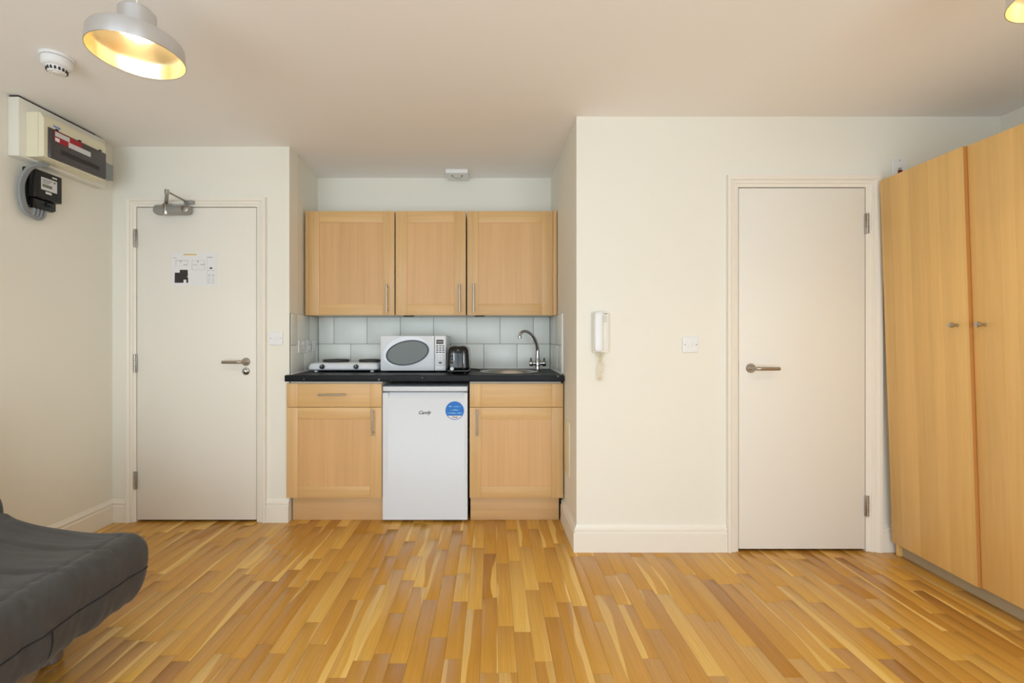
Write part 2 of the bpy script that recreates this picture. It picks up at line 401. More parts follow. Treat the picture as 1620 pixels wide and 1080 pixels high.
# floor: sub floor + separate oak strips
fl = NB(); box(fl, XL-T, XR+T, REAR-T, YN+T, -.10, -.012)
floor = struct('floor', fl, 'sub', 'honey oak strip parquet floor running towards the kitchen', 'floor')
def strip_bm(bm, x0, x1, y0, y1, tone, sap):
    uvl = bm.loops.layers.uv.get('UVMap') or bm.loops.layers.uv.new('UVMap')
    lt = bm.faces.layers.float.get('tone') or bm.faces.layers.float.new('tone')
    ls = bm.faces.layers.float.get('sap') or bm.faces.layers.float.new('sap')
    g = .00035; b = .0006
    A = [(x0+g, y0+g), (x1-g, y0+g), (x1-g, y1-g), (x0+g, y1-g)]; I = [(x0+g+b, y0+g+b), (x1-g-b, y0+g+b), (x1-g-b, y1-g-b), (x0+g+b, y1-g-b)]
    v0 = [bm.verts.new((x, y, -.0125)) for x, y in A]; v1 = [bm.verts.new((x, y, -b*.6)) for x, y in A]; v2 = [bm.verts.new((x, y, 0)) for x, y in I]
    fs = [bm.faces.new(v2), bm.faces.new(v0[::-1])]
    for i in range(4):
        j = (i+1) % 4; fs += [bm.faces.new((v0[i], v0[j], v1[j], v1[i])), bm.faces.new((v1[i], v1[j], v2[j], v2[i]))]
    flip = sap > 1; sp = sap-1 if flip else sap
    for f in fs:
        f[lt] = tone; f[ls] = sp
        for l in f.loops:
            u = (l.vert.co.x-x0)/(x1-x0); l[uvl].uv = (1-u if flip else u, l.vert.co.y)
edges = sorted([XL+.0655*i for i in range(80) if XL+.0655*i < XR-.02]+[XR])
for bd in (NLF, NRF):
    k = min(range(len(edges)), key=lambda i: abs(edges[i]-bd)); edges[k] = bd
rest = NB(); n_vis = 0
rs = random.Random(11)
def seen(x0, x1, y0, y1):
    if y1 < 1.50: return False
    y = max(y1, 1.5)
    return x1 > -1.081*y and x0 < min(1.17*y, 2.25) and not (y0 > 2.91)
for x0, x1 in zip(edges, edges[1:]):
    yend = YL+.03 if x1 <= NLF+1e-6 else (YN-.004 if x1 <= NRF+1e-6 else YR+.03)
    if NLF-1e-6 <= x0 and x1 <= NLF+.09: yend = YN-.004
    y = REAR+rs.uniform(-.4, 0)
    while y < yend:
        y1 = y+rs.choice((.26, .34, .42, .48, .55, .62))*rs.uniform(.9, 1.1)
        if yend-y1 < .08: y1 = yend
        a, bq = max(y, REAR), min(y1, yend)
        if bq-a > .01:
            tone = min(1, max(0, rs.gauss(.52, .24))); sap = rs.random()**1.3 + (1 if rs.random() < .5 else 0)
            if seen(x0, x1, a, bq) and n_vis < 296:
                sb = NB(); strip_bm(sb, x0, x1, a, bq, tone, sap); obj('floor_strip', sb, 'floor', floor); n_vis += 1
            else: strip_bm(rest, x0, x1, a, bq, tone, sap)
        y = y1
tag(obj('floor_strips', rest, 'floor', floor), kind='stuff')
print('visible floor strips', n_vis)

# baseboards
BP = [(.019, 0), (.019, .102), (.0165, .105), (.0115, .107), (.0115, .112), (.0155, .115), (.0155, .124), (.012, .129), (.0075, .130), (.006, .134), (.003, .144), (0, .145)]
def baseboard(name, p0, p1, n, label, m0=0, m1=0):
    p0, p1, n = Vector(p0+(0,)), Vector(p1+(0,)), Vector(n+(0,)).normalized(); u = (p1-p0).normalized()
    bm = NB(); pr = [(0, 0)]+BP
    A = [bm.verts.new(p0+n*d-u*(d*m0)+Vector((0, 0, z))) for d, z in pr]; Bq = [bm.verts.new(p1+n*d+u*(d*m1)+Vector((0, 0, z))) for d, z in pr]
    k = len(pr)
    for i in range(k): bm.faces.new((A[i], A[(i+1) % k], Bq[(i+1) % k], Bq[i]))
    bm.faces.new(A[::-1]); bm.faces.new(Bq)
    return struct(name, bm, 'trim', label, 'baseboard', ang=14)
baseboard('baseboard_left', (XL, REAR), (XL, YL), (1, 0), 'cream moulded skirting board along the left wall behind the futon', 0, -1)
baseboard('baseboard_back_left_corner', (XL, YL), (D1[0]-.058, YL), (0, -1), 'short cream skirting piece between left wall corner and entrance door', -1, 0)
baseboard('baseboard_back_left', (D1[1]+.066, YL), (NLF, YL), (0, -1), 'short cream skirting piece between entrance door and kitchen units', 0, 0)
baseboard('baseboard_niche', (NRF, YR), (NRF-.0147*.43, YR+.415), (-1, -.015), 'cream skirting on the niche side wall beside the right base cabinet', 1, 0)
baseboard('baseboard_back_right', (NRF, YR), (D2[0]-.068, YR), (0, -1), 'cream moulded skirting below the intercom', 1, 0)
baseboard('baseboard_back_right_corner', (D2[1]+.082, YR), (XR, YR), (0, -1), 'cream skirting piece between white door and wardrobe', 0, 0)

# architraves and doors
def architrave(name, y, d, wl, wr, wt, label):
    g = .012
    def prof(wd): return [(0, .12), (0, -.004), (.006, -.006), (.26*wd, -.008), (.30*wd, -.014), (.46*wd, -.016), (.50*wd, -.011), (.56*wd, -.011), (.62*wd, -.019), (.80*wd, -.023), (wd, -.023), (wd, .0)]
    bm = NB(); x0, x1, zt = d[0]-g+.009, d[1]+g-.009, d[2]+g-.009
    L, R_, Tt = prof(wl), prof(wr), prof(wt); cols = []
    for (ul, dy), (ur, _), (ut, _2) in zip(L, R_, Tt):
        cols.append([bm.verts.new(p) for p in ((x0-ul, y+dy, 0), (x0-ul, y+dy, zt+ut), (x1+ur, y+dy, zt+ut), (x1+ur, y+dy, 0))])
    for a, b in zip(cols, cols[1:]):
        for i in range(3): bm.faces.new((a[i], a[i+1], b[i+1], b[i]))
    return struct(name, bm, 'trim', label, 'door frame', ang=14)
architrave('trim_1', YL, D1, .055, .062, .056, 'cream moulded architrave framing the entrance door')
architrave('trim_2', YR, D2, .064, .078, .062, 'cream moulded architrave framing the plain white door near the wardrobe')
def handle(door, x, z, y, dx, mat, L=.155):
    """lever handle: rose on the leaf, neck, lever running towards dx"""
    bm = tube(NB(), catmull([(x, y, z), (x, y-.035, z), (x+dx*.008, y-.05, z), (x+dx*.028, y-.056, z), (x+dx*.06, y-.056, z), (x+dx*L, y-.056, z)], 6), .0095, 14)
    h = obj('door_handle', bm, mat, door)
    obj('handle_rose', lathe(NB(), [(.0, 0), (.0255, 0), (.0255, .006), (.023, .009), (.012, .0095), (.0, .0095)], (x, y, z), 32, 'Y', False), mat, h)
    return h
def hinge(door, x, z0, z1, y):
    h = obj('hinge', tube(NB(), [(x, y-.006, z0), (x, y-.006, z1)], .0055, 12), 'steel', door)
    obj('hinge_leaf', B(x-.012, x+.012, y-.004, y+.001, z0+.002, z1-.002, bevel=.001), 'steel', h)
    for k in (1, 2):
        zz = z0+(z1-z0)*k/3; obj('knuckle_gap', lathe(NB(), [(.0057, 0), (.0057, .0012)], (x, y-.006, zz), 12), 'ink', h)
    return h
yd = YL-.002
d1 = struct('door_1', B(D1[0]+.0015, D1[1]-.0015, yd, yd+.044, .012, D1[2]-.002, bevel=.0015), 'door', 'flush cream entrance door with a fire notice and overhead closer', 'door')
handle(d1, -1.5525, 1.011, yd, -1, 'bronze', .120)
obj('lock_cylinder', lathe(NB(), [(0, 0), (.0235, 0), (.0235, .006), (.021, .009), (.014, .010), (.0135, .022), (.010, .024), (0, .024)], (-1.5525, yd, .951), 32, 'Y', False), 'chrome', d1)
for z0, z1 in ((1.733, 1.848), (.943, 1.060), (.207, .320)): hinge(d1, D1[0]-.006, z0, z1, yd-.004)
# door closer
cl = obj('door_closer', rbox(NB(), -2.112, -1.883, yd-.058, yd-.0, 1.932, 1.992, .024, 7), 'closer', d1)
obj('closer_collar', lathe(NB(), [(0, 0), (.018, 0), (.020, .004), (.020, .064), (.016, .070), (0, .070)], (-2.030, yd-.04, 1.929), 24, cap=False), 'steel', cl)
obj('closer_end_cap', lathe(NB(), [(0, 0), (.021, 0), (.021, .004), (.016, .006), (0, .006)], (-1.904, yd-.056, 1.962), 24, 'Y', False), 'steel', cl)
def arm(p, q, wd, th):
    p, q = Vector(p), Vector(q); t = (q-p).normalized(); s = Vector((0, 0, 1)).cross(t).normalized()*wd; u = Vector((0, 0, th))
    return hexa(NB(), [p-s, q-s, q+s, p+s, p-s+u, q-s+u, q+s+u, p+s+u], .0015)
obj('closer_arm', arm((-2.030, yd-.04, 2.0), (-1.897, yd-.22, 2.006), .010, .008), 'closer', cl)
obj('closer_arm', arm((-1.897, yd-.22, 2.014), (-1.905, yd-.03, 2.008), .007, .007), 'closer', cl)
obj('elbow_pin', lathe(NB(), [(0, 0), (.012, 0), (.012, .024), (0, .024)], (-1.897, yd-.22, 2.004), 16, cap=False), 'steel', cl)
obj('arm_bracket', B(-1.925, -1.868, yd-.036, yd-.018, 1.999, 2.021, bevel=.002), 'closer', cl)
yd2 = YR-.002
d2 = struct('door_2', B(D2[0]+.0015, D2[1]-.0015, yd2, yd2+.044, .012, D2[2]-.002, bevel=.0015), 'door', 'flush plain off-white door with a lever handle beside the wardrobe', 'door')
handle(d2, 1.412, .998, yd2, 1, 'bronze', .124)
for z0, z1 in ((1.730, 1.842), (.192, .306)): hinge(d2, D2[1]+.006, z0, z1, yd2-.004)
obj('latch_plate', B(D2[0]-.0035, D2[0]+.001, yd2-.001, yd2+.02, .975, 1.035), 'bronze', d2)

# fire notice on the entrance door
nx0, nx1, nz0, nz1 = -2.0235, -1.738, 1.490, 1.700; ny = yd-.0006
pp = NB()
k = 12
for i in range(k):
    a, b = nx0+(nx1-nx0)*i/k, nx0+(nx1-nx0)*(i+1)/k; box(pp, a, b, ny-.0004, ny, nz0, nz1)
bmesh.ops.remove_doubles(pp, verts=pp.verts[:], dist=1e-6)
bmesh.ops.delete(pp, geom=[f for f in pp.faces if all(sum(1 for v in e.verts)==2 and len(e.link_faces) > 2 for e in f.edges if abs(e.verts[0].co.x-e.verts[1].co.x) < 1e-6) and abs(f.normal.x) > .9 and nx0+1e-4 < f.calc_center_median().x < nx1-1e-4], context='FACES')
nt_ = tag(obj('notice_sheet', pp, 'paper'), 'white paper fire escape notice with a dark floor plan on the entrance door', 'notice')
nX = lambda t: nx0+(nx1-nx0)*t
nZ = lambda t: nz1-(nz1-nz0)*t
py0, py1 = ny-.0008, ny-.0003
def nrect(name, a, b, c, d, mat): return obj(name, B(nX(a), nX(b), py0, py1, nZ(d), nZ(c)), mat, nt_)
plan = [(.07, .60), (.18, .60), (.18, .515), (.355, .515), (.36, .70), (.335, .72), (.365, .75), (.365, .905), (.325, .905), (.325, .81), (.265, .81), (.26, .905), (.065, .905)]
obj('floor_plan', poly_prism(NB(), [(nX(a), nZ(b)) for a, b in plan], py0, py1), 'ink', nt_)
nrect('title_bar', .26, .55, .035, .075, 'yellow')
bm = NB()
for (a, b, c, d) in ((.09, .36, .23, .24), (.09, .095, .23, .40), (.355, .36, .23, .40), (.45, .73, .23, .235), (.45, .455, .23, .52), (.725, .73, .23, .52), (.45, .73, .515, .52), (.785, .788, .08, .92)): box(bm, nX(a), nX(b), py0, py1, nZ(d), nZ(c))
tag(obj('plan_outline', bm, 'ink_l', nt_), kind='stuff')
bm = NB()
for (a, b, c, d) in ((.19, .21, .23, .29), (.26, .34, .355, .375), (.57, .59, .23, .30), (.63, .73, .35, .37), (.47, .58, .36, .372), (.03, .10, .15, .165), (.80, .90, .13, .15)): box(bm, nX(a), nX(b), py0, py1, nZ(d), nZ(c))
tag(obj('plan_marks', bm, 'ink_l', nt_), kind='stuff')
obj('plan_marker', poly_prism(NB(), ellipse((nX(.87)), nZ(.465), .010, .005, 0, 16), py0, py1), 'ink', nt_)
bm = NB()
for r in (.53, .66, .70, .78, .84, .90):
    for q in (0, 1): box(bm, nX(.805+q*.085), nX(.86+q*.085), py0, py1, nZ(r+.012), nZ(r))
tag(obj('key_lines', bm, 'ink_l', nt_), kind='stuff')

# ------------------------------------------------------------------ kitchen tiles
TW, TZ = .2515, 1.114; g = .0014; tth = .008
def tile(parent, o, u, n, a0, a1, z0, z1): obj('tile', obox(NB(), o, u, n, a0+g, a1-g, .0005, tth, z0+g, z1-g, bevel=.0012), 'tile', parent)
def grout(parent, o, u, n, a0, a1, z0, z1): obj('grout_bed', obox(NB(), o, u, n, a0, a1, 0, tth-.0022, z0, z1), 'grout', parent)
ZT0, ZT1 = .915, 1.318
o, u, n = (0, YN, 0), (1, 0, 0), (0, -1, 0)
grout(wnb, o, u, n, NLB+.002, NRB-.002, ZT0, ZT1)
def row(parent, o, u, n, lo, hi, first, z0, z1):
    js = [lo]+[first+TW*i for i in range(-12, 14) if lo+.01 < first+TW*i < hi-.01]+[hi]
    for a, b in zip(js, js[1:]): tile(parent, o, u, n, a, b, z0, z1)
row(wnb, o, u, n, NLB+.009, NRB-.009, -1.1947, TZ, ZT1); row(wnb, o, u, n, NLB+.009, NRB-.009, -1.0666, ZT0, TZ)
ul = Vector((NLB-NLF, YN-YL, 0)); lenl = ul.length; ul.normalize(); nlv = Vector((ul.y, -ul.x, 0))
grout(wnl, (NLF, YL, 0), ul, nlv, .004, lenl-tth, ZT0, ZT1)
row(wnl, (NLF, YL, 0), ul, nlv, .004, lenl-tth-.001, lenl-.20, TZ, ZT1); row(wnl, (NLF, YL, 0), ul, nlv, .004, lenl-tth-.001, lenl-.325, ZT0, TZ)
ur = Vector((NRB-NRF, YN-YR, 0)); lenr = ur.length; ur.normalize(); nrv = Vector((-ur.y, ur.x, 0))
a0 = .428
grout(wnr, (NRF, YR, 0), ur, nrv, a0, lenr-tth, ZT0, ZT1)
row(wnr, (NRF, YR, 0), ur, nrv, a0, lenr-tth-.001, lenr-.26, TZ, ZT1); row(wnr, (NRF, YR, 0), ur, nrv, a0, lenr-tth-.001, lenr-.38, ZT0, TZ)
obj('tile_edge_trim', obox(NB(), (NRF, YR, 0), ur, nrv, a0-.012, a0-.0005, 0, .0105, ZT0+.02, ZT1+.002, bevel=.002), 'white', wnr)
obj('access_panel', obox(NB(), (NRF, YR, 0), ur, nrv, .19, .36, 0, .005, .34, .66, bevel=.001), 'ivory', wnr)

# ------------------------------------------------------------------ kitchen units
YF = 2.857
def bar_handle(parent, x, z, y, L, vert=True):
    h = L/2; e = .018; off = .032
    if vert: bm = tube(NB(), [(x, y-off, z-h), (x, y-off, z+h)], .0055, 12)
    else: bm = tube(NB(), [(x-h, y-off, z), (x+h, y-off, z)], .0055, 12)
    for s in (-1, 1):
        p = (x, y, z+s*(h-e)) if vert else (x+s*(h-e), y, z)
        tube(bm, [p, (p[0], y-off, p[2])], .004, 10)
    return obj('bar_handle', bm, 'steel', parent)
def shaker(parent, name, x0, x1, z0, z1, y, st=.072, hd=None, th=.020):
    """frame and recessed panel door, front face at y; handle hd = (x, z, length, vertical)"""
    p = obj(name, B(x0+st-.008, x1-st+.008, y+.006, y+.014, z0+st-.008, z1-st+.008), 'beech_p', parent)
    for a, b in ((x0, x0+st-.0004), (x1-st+.0004, x1)): obj('stile', B(a, b, y, y+th, z0, z1, bevel=.0012), 'beech_v', p)
    for a, b in ((z0, z0+st), (z1-st, z1)): obj('rail', B(x0+st, x1-st, y+.0006, y+th-.001, a, b, bevel=.0012), 'beech_h', p)
    if hd: bar_handle(p, hd[0], hd[1], y, hd[2], hd[3])
    return p
def carcass(parent, x0, x1, y0, y1, z0, z1, front='edge_w', top=True):
    t = .018; bm = NB()
    box(bm, x0, x0+t, y0, y1, z0, z1); box(bm, x1-t, x1, y0, y1, z0, z1); box(bm, x0+t, x1-t, y0, y1, z0, z0+t)
    box(bm, x0+t, x1-t, y1-.008, y1, z0+t, z1)
    if top: box(bm, x0+t, x1-t, y0, y1, z1-t, z1)
    else: box(bm, x0+t, x1-t, y0, y0+.045, z1-t, z1); box(bm, x0+t, x1-t, y1-.09, y1-.008, z1-t, z1)
    return obj('body', bm, front, parent)
ZB0, ZB1, ZDG = .157, .876, .7265
def base_unit(label, x0, x1, hx, drawer_handle):
    r = thing('base_cabinet', label, 'cabinet', ((x0+x1)/2, 3.1, 0), 'base cabinets under the worktop')
    bx0, bx1 = max(x0, -1.272), min(x1, .438)
    carcass(r, bx0, bx1, YF+.022, 3.425, ZB0, .888, top=False)
    shaker(r, 'door', x0, x1, ZB0, ZDG-.002, YF, hd=(hx, .636, .165, True))
    d = obj('drawer_front', B(x0+.072, x1-.072, YF+.0006, YF+.020, ZDG+.001, ZB1, bevel=.0012), 'beech_h', r)
    for a, b in ((x0, x0+.0716), (x1-.0716, x1)): obj('stile', B(a, b, YF, YF+.020, ZDG+.001, ZB1, bevel=.0012), 'beech_v', d)
    if drawer_handle: bar_handle(d, (x0+x1)/2-.004, .808, YF, .170, False)
    obj('plinth', B(max(bx0, x0)+.003, bx1-.004 if x1 < 0 else .428, 2.903, 2.919, .001, ZB0-.002, bevel=.001), 'plinth', r)
    for xx in (bx0+.09, bx1-.09): obj('cabinet_leg', lathe(NB(), [(.024, .0005), (.018, .012), (.018, .150), (.022, ZB0)], (xx, 3.30, 0), 16), 'black', r)
    return r
base_unit('beech base cabinet with a drawer bar handle left of the white fridge', -1.2895, -.692, -.742, True)
base_unit('beech base cabinet under the sink right of the white fridge', -.139, .4485, -.090, False)
# wall cupboards
YU = 3.128; ZU0, ZU1 = 1.3165, 2.033
def wall_unit(label, x0, x1, hx, lamp=None, fill=None):
    r = thing('wall_cabinet', label, 'cabinet', ((x0+x1)/2, 3.29, ZU0), 'wall cabinets over the worktop')
    carcass(r, x0+.001, x1-.001, YU+.0215, YN-.001 if ZU0 > ZT1 else YN-.010, ZU0+.004, ZU1)
    shaker(r, 'door', x0+.001, x1-.001, ZU0, ZU1-.001, YU, st=.078, hd=(hx, 1.432, .195, True))
    if fill: obj('filler_panel', B(fill[0], fill[1], YU+.003, YN-.012, ZU0+.001, ZU1+.004, bevel=.001), 'beech_v', r)
    if lamp: obj('cabinet_underlight', B(lamp-.033, lamp+.033, YU+.03, YU+.09, ZU0-.008, ZU0+.003, bevel=.002), 'black', r)
    return r
wall_unit('left beech wall cabinet above the electric hob', -1.2645, -.669, -.717, None, (-1.2835, -1.2655))
wall_unit('narrow middle beech wall cabinet above the microwave', -.6615, -.178, -.220, -.580)
wall_unit('right beech wall cabinet above the sink tap', -.170, .4215, -.124, -.085, (.4225, .4475))

# worktop with round cut-out
SX, SY, SR = .118, 3.125, .185; ZW0, ZW1 = .889, .9285
bm = NB(); zt = ZW1
outline = [(-1.2905, 2.835), (.4505, 2.835), (.4505, 2.879), (.4385, 3.4385), (-1.3085, 3.4385), (-1.2715, 2.879), (-1.2905, 2.879)]
seg = 48; hole = [(SX+SR*math.cos(2*PI*i/seg), SY+SR*math.sin(2*PI*i/seg)) for i in range(seg)]
from mathutils.geometry import tessellate_polygon
pts = outline+hole
tris = tessellate_polygon([[Vector((x, y, 0)) for x, y in outline], [Vector((x, y, 0)) for x, y in hole]])
top = [bm.verts.new((x, y, ZW1)) for x, y in pts]; bot = [bm.verts.new((x, y, ZW0)) for x, y in pts]
for t in tris: bm.faces.new([top[i] for i in t]); bm.faces.new([bot[i] for i in t][::-1])
no = len(outline)
for i in range(no): j = (i+1) % no; bm.faces.new((bot[i], bot[j], top[j], top[i]))
for i in range(seg): j = (i+1) % seg; bm.faces.new((bot[no+i], bot[no+j], top[no+j], top[no+i]))
fe = [e for e in bm.edges if all(abs(v.co.y-2.835) < 1e-6 for v in e.verts) and abs(e.verts[0].co.z-e.verts[1].co.z) < 1e-6]
bmesh.ops.recalc_face_normals(bm, faces=bm.faces[:])
bmesh.ops.bevel(bm, geom=fe, offset=.006, segments=3, profile=.5, affect='EDGES')
wt = tag(obj('worktop', bm, 'worktop'), 'black speckled laminate worktop across the kitchen niche', 'worktop')
obj('sealant_bead', tube(NB(), [(-1.3005, 3.4375, ZW1+.001), (.4295, 3.4375, ZW1+.001)], .004, 8), 'white', wt)
obj('sealant_bead', tube(NB(), [(NRF-.0147*.44-tth-.0005, 2.915, ZW1+.001), (NRB-tth+.0005, 3.435, ZW1+.001)], .004, 8), 'white', wt)
obj('sealant_bead', tube(NB(), [(NLF+.0085, 2.89, ZW1+.001), (NLB+.0095, 3.435, ZW1+.001)], .004, 8), 'white', wt)
# sink
sk = thing('inset_sink', 'round stainless steel inset sink in the worktop in front of the tap', 'sink', (SX, SY, ZW1))
prof = [(.199, .0005), (.2, .003), (.193, .0045), (.182, .003), (.176, -.004), (.168, -.06), (.155, -.125), (.12, -.148), (.04, -.152), (.0001, -.153)]
bm = lathe(NB(), [(r, h) for r, h in prof], (SX, SY, ZW1), 64, cap=False)
for v in list(bm.verts): pass
obj('bowl', bm, 'steel', sk, ang=60)
obj('waste', lathe(NB(), [(.0, .0), (.035, 0), (.035, .004), (.028, .005), (.025, .002), (0, .002)], (SX, SY, ZW1-.1525), 28, cap=False), 'chrome', sk)
# tap
tx, ty = .329, 3.27
tp = thing('mixer_tap', 'chrome swan neck mixer tap at the right end of the worktop', 'tap', (tx, ty, ZW1+.0006))
obj('tap_body', lathe(NB(), [(0, 0), (.024, 0), (.024, .006), (.019, .010), (.0165, .03), (.021, .036), (.021, .062), (.0175, .072), (.0155, .10), (.0145, .125), (0, .125)], (tx, ty, ZW1+.0006), 28, cap=False), 'chrome', tp)
sp_ = catmull([(tx, ty, 1.04), (tx-.001, ty-.002, 1.08), (tx-.012, ty-.02, 1.125), (tx-.038, ty-.06, 1.172), (tx-.075, ty-.105, 1.200), (tx-.108, ty-.14, 1.205), (tx-.132, ty-.165, 1.192), (tx-.138, ty-.172, 1.172)], 8)
obj('spout', tube(NB(), sp_, [.0145-.0045*min(1, i/30) for i in range(len(sp_))], 16), 'chrome', tp)
obj('aerator', lathe(NB(), [(0, 0), (.0095, 0), (.013, .003), (.013, .016), (0, .016)], (tx-.1385, ty-.173, 1.157), 20, cap=False), 'chrome', tp)
for s in (-1, 1):
    hd = obj('tap_valve', tube(NB(), [(tx+s*.012, ty, .978), (tx+s*.034, ty, .978)], .0125, 18), 'chrome', tp)
    t = lathe(NB(), [(0, 0), (.014, 0), (.0195, .004), (.0205, .010), (.0205, .022), (.017, .029), (0, .031)], (0, 0, 0), 20, cap=False)
    for v in t.verts: v.co = Vector((tx+s*(.032+v.co.z), ty+v.co.y, .978+v.co.x))
    obj('tap_knob', t, 'chrome', hd)
    obj('tap_pin', tube(NB(), [(tx+s*.046, ty, .994), (tx+s*.048, ty-.002, 1.016)], [.0045, .006], 10), 'dark', hd)

# ------------------------------------------------------------------ fridge
fx0, fx1, fy = -.6885, -.1525, 2.868
fr = thing('fridge', 'small white under-counter fridge with a round blue sticker', 'fridge', ((fx0+fx1)/2, 3.1, 0))
obj('body', B(fx0+.003, fx1-.003, fy+.058, 3.40, .03, .822, bevel=.004), 'white_e', fr)
obj('top_lid', B(fx0, fx1, fy+.004, 3.405, .8245, .856, bevel=.005), 'white_e', fr)
obj('door_gasket', B(fx0+.012, fx1-.012, fy+.050, fy+.058, .035, .812), 'dark', fr)
bm = NB()          # door: slab with a sloping hand-hold recess along the top
pr = [(fy, .016), (fy, .776), (fy+.024, .811), (fy+.030, .8165), (fy+.050, .8165), (fy+.050, .016)]
def slab(bm, x0, x1, pr):
    A = [bm.verts.new((x0, y, z)) for y, z in pr]; Bq = [bm.verts.new((x1, y, z)) for y, z in pr]; k = len(pr)
    for i in range(k): bm.faces.new((A[i], A[(i+1) % k], Bq[(i+1) % k], Bq[i]))
    bm.faces.new(A); bm.faces.new(Bq[::-1])
slab(bm, fx0+.036, fx1-.022, pr)
full = [(fy, .016), (fy, .810), (fy+.006, .8165), (fy+.050, .8165), (fy+.050, .016)]
slab(bm, fx0+.001, fx0+.036, full); slab(bm, fx1-.022, fx1-.001, full)
fd = obj('fridge_door', bm, 'white_e', fr)
lg = text_bm('Candy', .030, -.4245, fy-.0005, .691, shear=.35); obj('brand_lettering', lg, 'ink', fd)
scx, scz, sr = -.2335, .704, .0585
st = obj('sticker', poly_prism(NB(), ellipse(scx, scz, sr+.003, sr+.003), fy-.0008, fy-.0001), 'paper', fd)
lowz = scz-.032
obj('sticker_disc', poly_prism(NB(), [p for p in ellipse(scx, scz, sr-.001, sr-.001, 0, 96) if p[1] >= lowz], fy-.0012, fy-.0007), 'blue', st)
a_, b_ = ellipse(scx, scz, sr, sr, 0, 96), ellipse(scx, scz, sr-.004, sr-.004, 0, 96)
obj('sticker_ring', ring_prism(NB(), a_, b_, fy-.0014, fy-.0008), 'blue', st)
bm = NB(); rr = random.Random(5)
for zz, x0, x1, hh in ((.0265, -.036, .038, .008), (.0045, -.026, .028, .009), (-.0155, -.043, .044, .009)):   # three lines of small unreadable print
    x = x0
    while x < x1:
        wq = rr.uniform(.0028, .0056); hq = hh*rr.choice((.6, .75, 1)); 
        if rr.random() < .84: box(bm, scx+x, scx+min(x+wq, x1), fy-.0016, fy-.0011, scz+zz-hh/2, scz+zz-hh/2+hq)
        x += wq+.0016
tag(obj('sticker_print', bm, 'pale_blue', st), kind='stuff')
obj('sticker_logo', text_bm('Candy', .014, scx, fy-.0013, scz-.0415, shear=.35), 'ink', st)
for xx in (fx0+.04, fx1-.04):
    for yy in (fy+.09, 3.35): obj('foot', lathe(NB(), [(.018, .0005), (.018, .02), (.012, .03)], (xx, yy, 0), 16), 'black', fr)

# ------------------------------------------------------------------ hob
hx0, hx1, hy0, hy1, hz = -1.252, -.768, 3.075, 3.335, ZW1+.012
hb = thing('electric_hob', 'white two-plate tabletop electric hob on the worktop left of the microwave', 'hob', ((hx0+hx1)/2, 3.2, ZW1))
obj('body', rbox(NB(), hx0, hx1, hy0, hy1, hz, hz+.052, .02, 9, lambda p: Vector((p.x+(.014 if p.x < -1.01 else -.014)*max(0, (p.z-hz)/.052), p.y+.012*max(0, (p.z-hz)/.052)*(1 if p.y < 3.2 else -1), p.z))), 'white_e', hb, ang=50)
for cx, r in ((-1.098, .090), (-.862, .0745)):
    pl = obj('hot_plate', lathe(NB(), [(0, 0), (r, 0), (r, .012), (r-.004, .0145), (.02, .0145), (.018, .0125), (0, .0125)], (cx, 3.215, hz+.0545), 48, cap=False), 'iron', hb)
    obj('plate_rim', lathe(NB(), [(r-.012, 0), (r-.016, .0035), (r-.022, .0035)], (cx, 3.215, hz+.0515), 48), 'steel', pl)
for cx in (-1.146, -.917):
    kb = obj('control_knob', lathe(NB(), [(0, 0), (.0165, 0), (.0165, .005), (.0145, .016), (.012, .018), (0, .018)], (cx, hy0+.003, hz+.026), 24, 'Y', False), 'black', hb)
    obj('knob_mark', B(cx-.0014, cx+.0014, hy0-.0162, hy0-.0145, hz+.029, hz+.038), 'white', kb)
obj('pilot_lamp', lathe(NB(), [(0, 0), (.004, 0), (.003, .003), (0, .0035)], (-.985, 3.105, hz+.052), 12, cap=False), 'red', hb)
for cx in (hx0+.05, hx1-.05):
    for cy in (hy0+.04, hy1-.04): obj('foot', lathe(NB(), [(.012, .0002), (.014, .014)], (cx, cy, ZW1), 14), 'white', hb)

# ------------------------------------------------------------------ microwave
mx0, mx1, my, mz0, mz1 = -.7525, -.3085, 3.075, .9385, 1.176
mw = thing('microwave', 'white microwave oven with a slanted oval window on the worktop', 'microwave', ((mx0+mx1)/2, 3.23, ZW1))
obj('body', B(mx0+.002, mx1-.002, my+.022, 3.405, mz0, mz1, bevel=.006), 'white_e', mw)
xs_ = mx1-.079
md = obj('oven_door', B(mx0, xs_-.001, my, my+.021, mz0, mz1, bevel=.006, seg=3), 'white_e', mw)
ox, oz, rot = -.569, 1.0605, .20
O = lambda a, b, n=64: ellipse(ox, oz, a, b, rot, n)
obj('swoosh_band', ring_prism(NB(), [(x-.018*(1-t), z+.012*math.sin(PI*t)) for (x, z), t in zip(ellipse(ox, oz, .164, .097, rot, 64), [abs(1-abs(i-32)/32.) for i in range(64)])], O(.147, .083), my-.0012, my+.001), 'silver_panel', md)
obj('window_ring', ring_prism(NB(), O(.1475, .0835), O(.1365, .0745), my-.004, my+.001), 'black', md)
obj('window_glass', poly_prism(NB(), O(.1385, .0765), my-.0018, my+.001), 'mw_glass', md)
cp = obj('control_panel', B(xs_+.001, mx1, my, my+.021, mz0, mz1, bevel=.005, seg=3), 'white_e', mw)
px0, px1 = xs_+.010, mx1-.010; pw = px1-px0
obj('keypad_plate', B(px0-.004, px1+.004, my-.0010, my+.001, mz0+.038, mz1-.012, bevel=.0005), 'white', cp)
dsp = obj('display', B(px0+.003, px1-.008, my-.0022, my+.001, 1.120, 1.149, bevel=.0005), 'dark', cp)
bm = NB()
for i, c in enumerate('1234'):
    q = px0+.011+i*.0095; box(bm, q, q+.0055, my-.0027, my-.002, 1.129, 1.140)
tag(obj('display_digits', bm, 'ink_l', dsp), kind='stuff')
bb = B(-.0075, .0075, -.003, 0, -.0036, .0036, bevel=.001)
